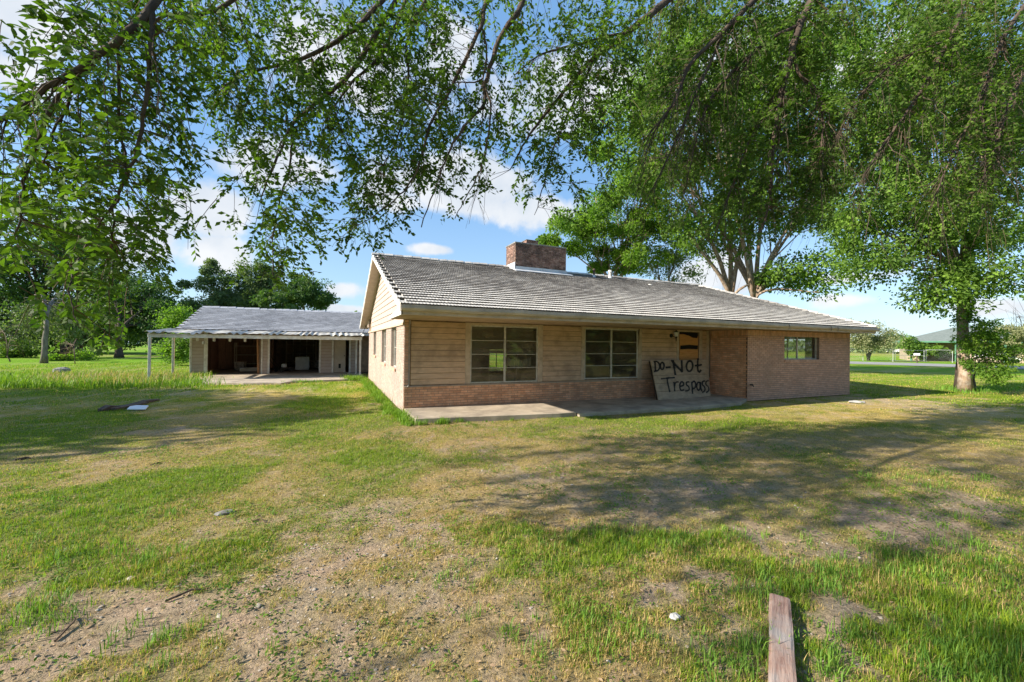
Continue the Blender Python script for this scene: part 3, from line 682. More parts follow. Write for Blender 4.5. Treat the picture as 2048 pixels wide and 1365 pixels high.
def unit_tile(name, mat, w=.29, l=.40, t=.046, grooves=4, seed=0):
    """a shake-like concrete tile: grooved top, ragged butt"""
    r = random.Random(seed); n = grooves*2; V = []; F = []
    xs = [-w/2+w*i/n for i in range(n+1)]
    for i, x in enumerate(xs):
        g = -.006 if i % 2 and 0 < i < n else 0.
        j = r.uniform(-.006, .006)
        V += [(x, j, t+g+r.uniform(-.001, .001)), (x, l, t*.45), (x, j+.004, -.004)]
    for i in range(n):
        a, b_ = i*3, (i+1)*3
        F += [(a, b_, b_+1, a+1), (a+2, b_+2, b_, a)]
    F += [(2, 0, 1), (n*3, n*3+2, n*3+1)]
    me = MB().add(V, F).mesh(name, mat); me.materials.append(M['tile_butt_shade'])
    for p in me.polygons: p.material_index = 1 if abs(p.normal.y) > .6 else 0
    return me
def tile_slope(parent, x0, xend, y0, z0, y1, z1, mat, expo, nparts, jname, w=.30, order=None):
    L = math.hypot(y1-y0, z1-z0); ty, tz = (y1-y0)/L, (z1-z0)/L; rows = int(L/expo)
    ums = [unit_tile('roof_tile', mat, w=w-.008, seed=i) for i in range(4)]
    items = []; r = random.Random(11)
    for k in range(rows):
        t = k*expo; xe = xend(t/L); x = x0+(w/2 if k % 2 else 0)
        while x < xe+w*.3:
            items.append((x, t-.05+r.uniform(-.004, .004), k)); x += w
    items.sort(key=order or (lambda i: (i[0]-CX)**2+(y0+i[1]*ty-CY)**2))
    big = MB()
    for i, (x, t, k) in enumerate(items):
        a = math.atan2(tz, ty)-.060+r.uniform(-.004, .004); z = z0+t*tz+.006+r.uniform(-.001, .0015)
        mt = Matrix.Translation((x, y0+t*ty, z))@Matrix.Rotation(a, 4, 'X')@Matrix.Rotation(r.uniform(-.006, .006), 4, 'Y')
        um = ums[r.randrange(4)]
        if i < nparts: place(um, 'roof_tile', parent, mt)
        else: big.add([mt@v.co for v in um.vertices], [tuple(p.vertices) for p in um.polygons])
    o = big.build(jname, mat, parent, kind='stuff'); o.data.materials.append(M['tile_butt_shade'])
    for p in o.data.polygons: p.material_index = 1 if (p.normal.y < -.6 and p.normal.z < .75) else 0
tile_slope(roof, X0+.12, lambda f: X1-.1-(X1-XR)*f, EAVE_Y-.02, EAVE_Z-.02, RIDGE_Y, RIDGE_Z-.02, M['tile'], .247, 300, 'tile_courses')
rc = MB(); rr = random.Random(4)
cap = MB().add([(0, -.13, -.045), (0, 0, .035), (0, .13, -.045), (.40, -.12, -.06), (.40, 0, .012), (.40, .12, -.06), (0, -.13, -.07), (0, .13, -.07), (.4, -.12, -.085), (.4, .12, -.085)],
               [(0, 1, 4, 3), (1, 2, 5, 4), (0, 6, 7, 2, 1), (3, 4, 5, 9, 8), (6, 0, 3, 8), (2, 7, 9, 5)]).mesh('ridge_tile', M['tile'])
nc = 48
for k in range(nc):
    x = X0+.36+(XR-X0)*k/nc
    place(cap, 'ridge_tile', roof, Matrix.Translation((x, RIDGE_Y, RIDGE_Z+.05+rr.uniform(-.006, .006)))@Matrix.Rotation(math.pi, 4, 'Z')@Matrix.Rotation(rr.uniform(-.03, .03), 4, 'Y'))
hv = Vector((X1-XR, EAVE_Y-RIDGE_Y, EAVE_Z-RIDGE_Z)); hl = hv.length; hu = hv/hl
for k in range(19):
    p = Vector((XR, RIDGE_Y, RIDGE_Z+.05))+hv*((k+1)/19)
    q = hu.to_track_quat('-X', 'Z').to_matrix().to_4x4()
    place(cap, 'ridge_tile', roof, Matrix.Translation(p)@q)
# chimney
cY = 4.05; cl_, cr_ = on_y(1031, 487, cY)[0], on_y(1132, 503, cY)[0]; ct = on_y(1060, 489, cY)[2]; cb = 4.55
cD = on_x(1013, 495, cl_)[1]-cY; cD = min(max(cD, .7), 1.2)
mb = MB(); mb.box(cl_, cr_, cY, cY+cD, cb, ct-.02); ch = mb.build('chimney', M['mortar'], roof)
for (o_, u_, n_, L_) in (((cl_, cY, cb), (1, 0, 0), (0, -1, 0), cr_-cl_), ((cl_, cY+cD, cb), (0, -1, 0), (-1, 0, 0), cD), ((cr_, cY, cb), (0, 1, 0), (1, 0, 0), cD)):
    u_ = Vector(u_); n_ = Vector(n_); big = MB(); um = unit_brick('brick', M['brick_red'])
    for (x, z, lx, lz) in courses(L_, 0, ct-.02-cb, [], bl=.2, bh=.068):
        mt = Matrix(((u_.x*lx, -n_.x*.012, 0, 0), (u_.y*lx, -n_.y*.012, 0, 0), (0, 0, lz, 0), (0, 0, 0, 1))); mt.translation = Vector(o_)+u_*x+Vector((0, 0, z))
        big.add([mt@v.co for v in um.vertices], [tuple(p.vertices) for p in um.polygons])
    big.build('chimney_bricks', M['brick_red'], ch, kind='stuff')
box('chimney_cap', M['grey_stone'], ch, cl_-.03, cr_+.03, cY-.03, cY+cD+.03, ct-.019, ct+.035, .01)
fx0, fx1 = on_y(1046, 485, cY+cD/2)[0], on_y(1069, 485, cY+cD/2)[0]
box('flue', M['brick_red'], ch, fx0, fx1, cY+.12, cY+.62, ct+.036, ct+.19, .01)
box('flue_cap', M['grey_stone'], ch, fx0-.02, fx1+.02, cY+.10, cY+.64, ct+.191, ct+.215, .005)
box('flue_cap', M['grey_stone'], ch, cr_-1.1, cr_-.5, cY+.2, cY+.6, ct+.036, ct+.10, .005)
fz = EAVE_Z+(cY-EAVE_Y)*SLOPE
slab([(cl_-.12, cY-.35, fz-.06), (cr_+.15, cY-.35, fz-.06), (cr_+.15, cY-.015, fz+.06), (cl_-.12, cY-.015, fz+.06)], .02, 'chimney_flashing', M['flashing'], ch)
box('chimney_flashing', M['flashing'], ch, cl_-.03, cr_+.03, cY-.03, cY-.013, fz+.0, fz+.17)
box('chimney_flashing', M['flashing'], ch, cl_-.03, cl_-.013, cY-.03, cY+.75, fz+.0, fz+.33)
def vent(px, y0, y1, Yp, r, mat, lbl):
    b_ = on_y(px, y1, Yp); t_ = on_y(px, y0, Yp)
    o = MB().tube([(b_[0], Yp, b_[2]-.15), (b_[0], Yp, t_[2]-.1), (b_[0], Yp, t_[2]-.09), (b_[0], Yp, t_[2])], [r, r, r*1.5, r*1.4], 10).build('vent_pipe', mat, roof, label=lbl)
    MB().tube([(b_[0], Yp, b_[2]-.1), (b_[0], Yp, b_[2]+.06)], [r*2, r*1.1], 10).build('vent_collar', M['flashing'], o)
vent(1220, 541, 556, 4.3, .06, M['white_paint'], 'white capped vent pipe')
vent(1188, 538, 553, 4.2, .045, M['bark'], 'rusty brown vent pipe')
vent(1300, 569, 575, 3.4, .06, M['white_paint'], 'short white vent stub')

# wall lantern beside the door
p = on_y(1351, 672, -.02)
L = thing('wall_lantern', 'small black wall lantern with pale glass to the left of the boarded door', 'lamp', (p[0]-.15, .03, 0)); zc = p[2]
MB().tube([(0, -.0, zc), (0, -.03, zc)], [.075, .06], 12).build('back_plate', M['black_metal'], L)
MB().tube([(0, -.02, zc), (.06, -.08, zc-.04), (.13, -.1, zc-.06)], .012, 6).build('arm', M['black_metal'], L)
MB().tube([(.13, -.1, zc-.2), (.13, -.1, zc-.1), (.13, -.1, zc-.03)], [.01, .02, .05], 8).build('finial', M['black_metal'], L)
MB().tube([(.13, -.1, zc-.03), (.13, -.1, zc+.12)], [.05, .085], 8).build('lamp_shade', M['far_white'], L)
MB().tube([(.13, -.1, zc+.121), (.13, -.1, zc+.15), (.13, -.1, zc+.19)], [.09, .05, .01], 8).build('cap', M['black_metal'], L)

# porch paving
def paving(name, px, z, mat, extra=None):
    return MB().prism([tuple(q) for q in px], -.05, z).build(name, mat, None, .01, kind='structure')
paving('porch_path', [(.02, -.004), (.02, -1.50), (3.45, -1.96), (3.92, -1.95), (3.90, -.95), (3.86, -.004)], .115, M['concrete'])
paving('porch_path', [(3.88, -.004), (3.93, -.95), (3.95, -2.05), (7.52, -2.2), (9.75, -2.05), (10.87, -1.46), (10.87, -.004)], .095, M['concrete'])
paving('driveway', [(-7.3, 14.28), (-7.45, 11.9), (-7.0, 10.1), (-5.0, 9.1), (-3.6, 8.75), (-3.2, 9.5), (-2.2, 9.7), (-.9, 9.95), (-.2, 11.3), (-.15, 14.28)], .05, M['concrete'])
paving('garage_floor', [(-8.0, 14.3), (3.0, 14.3), (3.0, 21.6), (-8.0, 21.6)], .06, M['room_floor'])

# ------------------------------------------------------------------ the sign: a sheet of panelling leaning on the wall
BLc, BRc = Vector((7.64, -.86, .10)), Vector((10.22, -.62, .10))
TLc = Vector(on_y(1300.5, 720.5, -.20)); TRc = Vector(on_y(1418, 719.3, -.10))
TLc = Vector((TLc.x, -.20, TLc.z)); 
bn = (BRc-BLc).cross(TLc-BLc).normalized()
if bn.y > 0: bn = -bn
S = thing('sign_board', 'grey panelling sheet with sprayed black letters leaning beside the front door', 'sign')
def bpt(u, v, off=0.):
    bow = .05*math.sin(math.pi*v)*u*u+.015*math.sin(math.pi*u)
    return (BLc*(1-u)+BRc*u)*(1-v)+(TLc*(1-u)+TRc*u)*v+bn*(off-bow)
NP = 5
for k in range(NP):
    v0, v1 = k/NP+.004, (k+1)/NP-.004; V = []; nu = 10
    for off in (0., -.014):
        for v in (v0, (v0+v1)/2, v1):
            V += [bpt(i/nu, v, off) for i in range(nu+1)]
    n1_ = nu+1; F = []
    for i in range(nu):
        for r_ in (0, 1): F += [(r_*n1_+i, r_*n1_+i+1, (r_+1)*n1_+i+1, (r_+1)*n1_+i), (3*n1_+r_*n1_+i, 3*n1_+(r_+1)*n1_+i, 3*n1_+(r_+1)*n1_+i+1, 3*n1_+r_*n1_+i+1)]
        F += [(i, 3*n1_+i, 3*n1_+i+1, i+1), (2*n1_+i, 2*n1_+i+1, 5*n1_+i+1, 5*n1_+i)]
    for e in (0, nu): F += [(e, n1_+e, 4*n1_+e, 3*n1_+e), (n1_+e, 2*n1_+e, 5*n1_+e, 4*n1_+e)]
    MB().add(V, F).build('plank', surf('board_grey', (.52, .39, .265), (.42, .315, .215), 4, .85, .3, 30, (1, 1, 4), dirt=(.15, .13, .10), dirt_amt=.4, dscale=3) if k == 0 else bpy.data.materials['board_grey'], S)
V = []
for u_, v_ in ((0, 0), (1, 0), (1, 1), (0, 1)): V.append(bpt(u_*.99+.005, v_*.99+.005, -.085))
MB().add(V+[v-bn*.006 for v in V], [(0, 1, 2, 3), (7, 6, 5, 4), (0, 4, 5, 1), (1, 5, 6, 2), (2, 6, 7, 3), (3, 7, 4, 0)]).build('backing_sheet', M['dark_wood'], S)
# spray paint: soft edged strokes lying on the sheet (corners of the sheet in the same units as the strokes)
m, t, b = base_mat('spray_paint'); uvn = t.new('ShaderNodeUVMap'); sp = t.new('ShaderNodeSeparateXYZ'); t.l.new(uvn.outputs[0], sp.inputs[0]); g = t.new('ShaderNodeNewGeometry')
b.inputs['Base Color'].default_value = (.012, .012, .012, 1); b.inputs['Roughness'].default_value = .6
a_ = t.math('SUBTRACT', 1., t.math('ABSOLUTE', sp.outputs[1])); a_ = t.math('ADD', a_, t.math('MULTIPLY', t.math('SUBTRACT', t.noise(g.outputs['Position'], 60, 4, .7), .5), .6)); a_ = t.math('ADD', a_, t.math('MULTIPLY', t.math('SUBTRACT', t.noise(g.outputs['Position'], 7, 3, .6), .5), .9))
tr = t.new('ShaderNodeBsdfTransparent'); mx = t.new('ShaderNodeMixShader'); t.put(mx.inputs[0], t.ramp(a_, .08, .78, 0, .96)); t.l.new(tr.outputs[0], mx.inputs[1]); t.l.new(b.outputs[0], mx.inputs[2]); t.l.new(mx.outputs[0], t.n['Material Output'].inputs[0])
c_tl, c_tr, c_bl, c_br = map(np.array, ((1170., 685.), (1745., 680.), (1250., 1078.), (1768., 1035.)))
def inv_bl(p):
    u = v = .5
    for _ in range(12):
        q = (c_bl*(1-u)+c_br*u)*(1-v)+(c_tl*(1-u)+c_tr*u)*v; du = (c_br-c_bl)*(1-v)+(c_tr-c_tl)*v; dv = (c_tl*(1-u)+c_tr*u)-(c_bl*(1-u)+c_br*u)
        s_ = np.linalg.solve(np.stack([du, dv], 1), np.array(p)-q); u += s_[0]; v += s_[1]
    return u, v
def smooth(pts, n=8):
    P = [np.array(p, float) for p in pts]
    if len(P) < 3: return [P[0]+(P[-1]-P[0])*i/6 for i in range(7)]
    P = [2*P[0]-P[1]]+P+[2*P[-1]-P[-2]]; o = []
    for i in range(1, len(P)-2):
        for k in range(n):
            s_ = k/n; o.append(.5*((2*P[i])+(-P[i-1]+P[i+1])*s_+(2*P[i-1]-5*P[i]+4*P[i+1]-P[i+2])*s_**2+(-P[i-1]+3*P[i]-3*P[i+1]+P[i+2])*s_**3))
    return o+[P[-2]]
def loop(cx_, cy_, rx, ry): return [(cx_+rx*math.sin(a), cy_-ry*math.cos(a)) for a in np.linspace(-.2, 6.4, 12)]
LET = {'D': [[(1213, 700), (1219, 797)], [(1203, 702), (1232, 703), (1254, 728), (1256, 765), (1240, 792), (1208, 801)]], 'o': [loop(1281, 745, 17, 36)], 'hyphen': [[(1318, 762), (1358, 757)]],
       'N': [[(1384, 688), (1396, 760), (1408, 832)], [(1368, 688), (1420, 745), (1474, 803)], [(1474, 803), (1472, 745), (1467, 690)]],
       'O': [loop(1549, 745, 31, 52)], 't': [[(1629, 672), (1631, 740), (1636, 782), (1652, 802), (1668, 785)], [(1604, 741), (1672, 733)]],
       'T': [[(1274, 874), (1330, 866), (1402, 860)], [(1328, 868), (1338, 930), (1355, 998)]], 'r': [[(1397, 905), (1402, 990)], [(1402, 938), (1414, 908), (1438, 900)]],
       'e': [[(1453, 948), (1490, 932), (1486, 906), (1466, 902), (1452, 940), (1463, 982), (1494, 978)]], 's': [[(1546, 900), (1524, 903), (1518, 926), (1540, 946), (1546, 972), (1530, 986), (1510, 989)]],
       'p': [[(1574, 902), (1577, 960), (1580, 1012)], [(1574, 908), (1600, 894), (1614, 920), (1604, 958), (1578, 966)]], 'a': [[(1662, 908), (1638, 904), (1624, 940), (1636, 980), (1656, 966), (1664, 905)], [(1664, 905), (1666, 950), (1674, 988)]],
       's2': [[(1712, 888), (1688, 898), (1684, 926), (1704, 944), (1710, 972), (1698, 992), (1680, 1000)]], 's3': [[(1752, 884), (1728, 894), (1722, 922), (1744, 944), (1750, 972), (1738, 992), (1720, 1000)]]}
HW = {'D': 7.5, 'o': 7.5, 'hyphen': 9, 'N': 9, 'O': 9, 't': 8.5}
for nm, strokes in LET.items():
    V = []; F = []; UV = []
    for si, st in enumerate(strokes):
        pts = smooth(st); hw = HW.get(nm, 7.); o0 = len(V)
        for i, p in enumerate(pts):
            d = pts[min(i+1, len(pts)-1)]-pts[max(i-1, 0)]; d /= np.linalg.norm(d)+1e-9; nn = np.array([-d[1], d[0]])
            if i == 0: p = p-d*hw*.5
            if i == len(pts)-1: p = p+d*hw*.5
            for s_ in (-1, 1):
                u_, v_ = inv_bl(p+nn*hw*1.75*s_); V.append(bpt(u_, v_, .0035+.0008*si)); UV.append((i, s_))
        for i in range(len(pts)-1): F.append((o0+2*i, o0+2*i+1, o0+2*i+3, o0+2*i+2))
    o = MB().add(V, F).build('letter', m, S); uvl = o.data.uv_layers.new(name='UVMap')
    for lp in o.data.loops: uvl.data[lp.index].uv = UV[lp.vertex_index]

# ------------------------------------------------------------------ garage and its lean-to
G = thing('garage', 'low open fronted garage with grey tiled roof and corrugated lean-to beyond the house', 'garage')
GY, GL, GR = 14.3, -8.1, 3.0
mb = MB()
mb.box(GL, -7.45, GY, GY+.12, .0, 2.34); mb.box(-5.18, -4.72, GY, GY+.12, 0, 2.34); mb.box(-2.32, -1.62, GY, GY+.12, 0, 2.34); mb.box(-.78, GR, GY, GY+.12, 0, 2.34)
mb.box(-7.45, -5.18, GY, GY+.12, 1.98, 2.34); mb.box(-4.72, -2.32, GY, GY+.12, 1.98, 2.34); mb.box(-1.62, -.78, GY, GY+.12, 2.0, 2.34)
mb.box(GL, GL+.12, GY+.12, 21.6, 0, 2.34); mb.box(GL+.12, GR, 21.48, 21.6, 0, 2.34); mb.box(GR-.12, GR, GY+.12, 21.48, 0, 2.34)
mb.add([(GL+.02, y, z) for (y, z) in ((GY-.3, 2.342), (21.9, 2.342), (18, 3.52))]+[(GL+.10, y, z) for (y, z) in ((GY-.3, 2.342), (21.9, 2.342), (18, 3.52))], [(0, 2, 1), (3, 4, 5), (0, 1, 4, 3), (1, 2, 5, 4), (2, 0, 3, 5)])
mb.build('wall', M['sheathing'], G)
for (a, b_, s_) in ((GL+.06, -7.56, 1), (-5.02, -4.80, 2), (-2.24, -1.70, 3), (-.70, -.40, 4)):
    siding(G, (0, GY, 0), (1, 0, 0), (0, -1, 0), a, b_, .06, 2.1, .165, M['siding_gable'], seed=s_)
for (a, b_) in ((GL-.03, GL+.055), (-7.555, -7.40), (-5.10, -5.025), (-4.795, -4.70), (-2.34, -2.245), (-1.695, -1.60), (-.80, -.705)):
    box('trim_board', M['white_paint'], G, a, b_, GY-.04, GY-.001, .05, 2.2, .004)
MB().obox((-5.24, GY-.02, 1.05), (1, 0, .03), (-.03, 0, 1), (0, 1, 0), .035, 1.0, .05).build('bare_stud', M['wood_raw'], G)
box('meter', M['zinc'], G, -7.62, -7.52, GY-.1, GY-.042, 1.58, 1.72, .005)
dr = box('side_door', M['room_wall'], G, -1.58, -.98, GY+.05, GY+.09, .07, 1.98)
box('kick_plate', M['black'], dr, -1.34, -1.22, GY+.04, GY+.049, .3, .55)
MB().tube([(-1.04, GY+.05, 1.0), (-1.04, GY+.0, 1.0)], .028, 8).build('handle', M['black_metal'], dr)
GZ0, GRZ = 2.31, 3.70
mb = MB()
addslab([(GL-.45, 13.78, GZ0-.02), (GR+.3, 13.78, GZ0-.02), (GR+.3, 18, GRZ-.03), (GL-.40, 18, GRZ-.03)], .08)
addslab([(GR+.3, 22.2, GZ0), (GL-.45, 22.2, GZ0), (GL-.40, 18, GRZ), (GR+.3, 18, GRZ)], .08)
groof = mb.build('roof', M['tile_grey'], G)
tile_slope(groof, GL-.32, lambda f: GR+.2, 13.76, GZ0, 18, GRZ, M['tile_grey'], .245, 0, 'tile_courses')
cap2 = cap.copy(); cap2.materials[0] = M['tile_grey']
for k in range(28): place(cap2, 'ridge_tile', groof, Matrix.Translation((GL-.02+.40*k, 18, GRZ+.04+rr.uniform(-.01, .01)))@Matrix.Rotation(math.pi, 4, 'Z')@Matrix.Rotation(rr.uniform(-.03, .03), 4, 'Y'))
box('fascia', M['white_paint'], G, GL-.45, GR+.3, 13.76, 13.79, 2.15, 2.30)
# lean-to: corrugated sheet on a beam and four posts
rg = random.Random(21); V = []; F = []; nX = 220; ys = [11.42, 12.2, 13.1, 14.25]; zs = [2.115, 2.17, 2.24, 2.33]
jag = [rg.uniform(-.06, .03) if rg.random() < .5 else 0 for _ in range(60)]
for j, (y, z) in enumerate(zip(ys, zs)):
    for i in range(nX+1):
        x = -8.98+8.9*i/nX; wv = .022*math.sin(x*2*math.pi/.27+1.6*math.sin(x*1.9))*(1+.8*math.sin(x*4.3+1))
        if j == 0:
            d = jag[int(i/nX*59)]; dent = -.05*math.exp(-((x+7.3)/.35)**2)+.05*math.exp(-((x+6.9)/.2)**2)
            V.append((x, y+d+.03*math.sin(x*3.1), z+wv*1.25+dent+.012*math.sin(x*9.)+d*.4))
        else: V.append((x, y, z+wv))
n1_ = nX+1
for j in range(3):
    for i in range(nX): F.append((j*n1_+i, j*n1_+i+1, (j+1)*n1_+i+1, (j+1)*n1_+i))
o = MB().add(V, F).build('corrugated_sheet', M['awning'], G)
sm = o.modifiers.new('t', 'SOLIDIFY'); sm.thickness = .006
box('beam', M['white_paint'], G, -8.9, -.28, 11.56, 11.61, 1.885, 2.05, .005)
box('beam', M['white_paint'], G, -8.89, -8.83, 11.62, 14.2, 1.93, 2.06, .005)
box('beam', M['white_paint'], G, -.40, -.34, 11.62, 14.2, 1.93, 2.08, .005)
for (x, y) in ((-8.83, 11.6), (-8.76, 14.2), (-.36, 11.66), (-.47, 13.2)):
    MB().box(x-.045, x+.045, y-.045, y+.045, 0, 1.90).build('post', M['white_paint'], G, .006)
for x in (-7.35, -6.72, -6.1, -5.5):
    MB().box(x-.03, x+.03, 12.4, 14.25, 1.93, 2.04).build('rafter', M['white_paint'], G); box('rafter_end', M['white_paint'], G, x-.045, x+.045, 12.3, 12.39, 1.74, 1.93)
# inside: brown panelled walls, studs, a loft of junk
for k in range(14): box('wall_panel', M['garage_brown'], G, GL+.121, GL+.14, GY+.15+k*.5, GY+.15+k*.5+.49, .06, 2.28)
for k in range(8): box('wall_panel', M['garage_brown'], G, GL+.15+k*.36, GL+.15+k*.36+.35, 19.0, 19.03, .06, 2.28)
for k in range(16): box('stud', M['clutter'], G, -4.6+.42*k, -4.6+.42*k+.045, 21.38, 21.475, .06, 2.3)
box('partition', M['garage_brown'], G, -5.28, -5.2, 16.2, 21.4, .06, 2.3)
box('garage_ceiling', M['garage_brown'], G, GL+.13, GR-.13, GY+.13, 21.47, 2.30, 2.335)
def shelf(x, y, w_, d_, h_, n, label):
    t_ = thing('storage_shelf', label, 'shelf', (x, y, .06))
    for i in range(n): MB().box(-w_/2, w_/2, -d_/2, d_/2, h_*(i+.6)/n, h_*(i+.6)/n+.025).build('shelf_board', M['room_wall'], t_)
    for sx in (-1, 1):
        for sy in (-1, 1): MB().box(sx*w_/2-.02, sx*w_/2+.02, sy*d_/2-.02, sy*d_/2+.02, 0, h_).build('leg', M['room_wall'], t_)
shelf(-6.3, 18.3, 1.3, .5, 1.6, 3, 'pale wooden shelf standing inside the left garage bay')
shelf(-3.6, 20.6, 1.8, .5, 1.7, 3, 'dim wooden shelf at the back of the right garage bay')
def crate(x, y, z, a, b_, c, rz, label, mat='clutter', name='storage_box', cat='box'):
    t_ = thing(name, label, cat, (x, y, z), rz)
    MB().box(-a/2, a/2, -b_/2, b_/2, 0, c).build('body', M[mat], t_, .008); MB().box(-a/2-.012, a/2+.012, -b_/2-.012, b_/2+.012, c+.002, c+.03).build('lid', M['room_wall'] if mat == 'clutter' else M['white_paint'], t_, .005)
crate(-3.35, 17.4, .06, .75, .5, .75, .1, 'pale storage bin in the middle of the right garage bay', 'zinc')
crate(-2.8, 18.5, .06, .6, .5, .5, .4, 'low box beside the pale bin in the right garage bay')
crate(-6.0, 16.6, .06, .9, .5, .16, .25, 'flat pale box lying on the floor of the left garage bay', 'room_wall')
crate(-6.6, 17.7, .06, .5, .4, .45, -.2, 'brown box at the foot of the shelf in the left garage bay')
# old mower, seen as a dark shape in the right bay
mw = thing('lawn_mower', 'dark push mower standing inside the right garage bay near the pillar', 'mower', (-4.15, 15.6, .06), .6)
MB().prism([(-.35, -.25), (.3, -.27), (.42, 0), (.3, .27), (-.35, .25)], .12, .26).build('deck', M['black_metal'], mw, .02)
MB().tube([(0, 0, .26), (0, 0, .42), (0, 0, .46)], [.14, .15, .08], 12).build('engine', M['zinc'], mw)
for (x, y) in ((-.3, -.3), (-.3, .3), (.28, -.3), (.28, .3)): MB().tube([(x, y-.03, .12), (x, y+.03, .12)], .12, 14).build('wheel', M['rubber'], mw)
MB().tube([(-.3, -.22, .2), (-.9, -.2, .95), (-.93, 0, .98), (-.9, .2, .95), (-.3, .22, .2)], .014, 6).build('handle', M['black_metal'], mw)

# ------------------------------------------------------------------ loose things in the yard
a_, b_ = gnd(1560, 1186, .09), gnd(1566, 1365, .09); d_ = (b_-a_); d_[2] = 0; d_ /= np.linalg.norm(d_); e_ = np.array([-d_[1], d_[0], 0.]) 
wm, t, b = base_mat('weathered_timber'); tc = t.new('ShaderNodeTexCoord'); mp = t.new('ShaderNodeMapping'); mp.inputs['Scale'].default_value = (1.2, 16, 16); t.l.new(tc.outputs['Object'], mp.inputs[0])
g1 = t.noise(mp.outputs[0], 4, 6, .65, .6); c = t.mix(t.ramp(g1, .32, .68), (.24, .13, .095), (.42, .28, .215)); c = t.mix(t.ramp(t.noise(tc.outputs['Object'], 3.5, 5, .6), .45, .7), c, (.33, .28, .25))
t.put(b.inputs['Base Color'], c); b.inputs['Roughness'].default_value = .85; bp = t.new('ShaderNodeBump'); bp.inputs['Strength'].default_value = .7; bp.inputs['Distance'].default_value = .01; t.l.new(g1, bp.inputs['Height']); t.l.new(bp.outputs[0], b.inputs['Normal'])
ti = thing('timber_post', 'reddish squared timber lying in the grass at the bottom edge of the yard', 'timber', (a_[0], a_[1], -.022), math.atan2(d_[1], d_[0]))
bm_ = MB(); rgt = random.Random(2); nn_ = 22; V = []
for i in range(nn_+1):
    x = 2.2*i/nn_; q = lambda: rgt.uniform(-.002, .002)
    V += [(x, -.062+q(), -.02), (x, .062+q(), -.02), (x, .066+q(), .04), (x, .060+q(), .086+q()), (x, .045, .092+q()), (x, -.048, .092+q()), (x, -.061+q(), .085+q()), (x, -.064+q(), .04)]
F = [(k*8+i, k*8+(i+1) % 8, (k+1)*8+(i+1) % 8, (k+1)*8+i) for k in range(nn_) for i in range(8)]+[tuple(range(8))[::-1], tuple(range(nn_*8, nn_*8+8))]
bm_.add(V, F).build('beam', wm, ti)
pb = [gnd(200, 824), gnd(316, 802)]
t_ = thing('broken_board', 'long dark rotten board lying in the shaded lawn short of the garage', 'board', tuple(pb[0]))
d_ = pb[1]-pb[0]; Lb = np.linalg.norm(d_); d_ = d_/Lb; e_ = np.array([-d_[1], d_[0], 0]); V = []
for i in range(9):
    p_ = d_*Lb*i/8; wv = .055+.015*math.sin(i*2.1); h_ = .07+.02*math.sin(i*1.3)+.05*(i == 1)
    for (s_, z) in ((-1, 0), (1, 0), (1, h_), (-1, h_*.8)): V.append(p_+e_*wv*s_+np.array([0, 0, z]))
MB().add(V, [(k*4+i, k*4+(i+1) % 4, (k+1)*4+(i+1) % 4, (k+1)*4+i) for k in range(8) for i in range(4)]+[(0, 3, 2, 1), (32, 33, 34, 35)]).build('board', M['dark_wood'], t_)
MB().obox(d_*Lb*.35+e_*-.2+np.array([0, 0, .05]), d_, e_, (0, 0, 1), Lb*.28, .06, .02).build('splinter', M['dark_wood'], t_)
q_ = [gnd(254, 822), gnd(291, 822), gnd(297, 815), gnd(262, 814)]
tag(MB().prism([(p_[0], p_[1]) for p_ in q_], .02, .05).build('white_panel', M['far_white'], None, .004), 'flat white sheet lying beside the dark rotten board', 'panel')
def rock(px, py, r, flat, mat, name, label, cat, seed, z=0):
    rg_ = random.Random(seed); c = gnd(px, py); V = []; nu, nv = 9, 5
    for j in range(nv):
        th = math.pi*(j+.5)/nv
        for i in range(nu):
            k = r*rg_.uniform(.8, 1.15); V.append((c[0]+k*math.sin(th)*math.cos(6.283*i/nu), c[1]+k*math.sin(th)*math.sin(6.283*i/nu)*.8, z+r*flat*.6+k*flat*math.cos(th)))
    F = [(j*nu+i, (j+1)*nu+i, (j+1)*nu+(i+1) % nu, j*nu+(i+1) % nu) for j in range(nv-1) for i in range(nu)]+[tuple(range(nu)), tuple(range((nv-1)*nu, nv*nu))[::-1]]
    return tag(MB().add(V, F).build(name, M[mat]), label, cat)
rock(1714, 806, .27, .16, 'pale_stone', 'flat_stone', 'flat white stone lying on bare soil past the brick wing', 'stone', 1)
rock(124, 747, .38, .5, 'grey_stone', 'boulder', 'grey weathered lump half hidden in tall weeds on the far left', 'boulder', 2)
rock(1350, 1236, .04, .35, 'pale_stone', 'stone', 'small pale stone in the bare patch short of the timber', 'stone', 3)
rock(450, 1028, .09, .25, 'grey_stone', 'stone', 'flat greyish stone showing through grass of the left lawn', 'stone', 4)
for i, (x0, y0, x1_, y1_, th, lb) in enumerate([(1063, 1046, 1097, 1058, .006, 'thin pale stick lying on dry grass in the middle of the yard'), (110, 1285, 152, 1236, .007, 'curved grey stick on the bare soil at the lower left'),
                                                (330, 1205, 415, 1180, .008, 'dark straight stick on bare soil at the lower left'), (505, 1044, 530, 1046, .006, 'short brown stick on the soil left of centre'), (30, 922, 62, 918, .02, 'dark chunk of branch at the shade edge far left'),
                                                (300, 932, 325, 928, .012, 'greyish stick on the sunny left lawn')]):
    a_, b_ = gnd(x0, y0), gnd(x1_, y1_); m_ = (a_+b_)/2+np.array([.02, .03, .01])
    o = MB().tube([a_+[0, 0, .008], m_+[0, 0, .012], b_+[0, 0, .006]], [th, th*.9, th*.5], 6).build('stick', M['twig']); tag(o, lb, 'stick', 'fallen sticks on the yard')
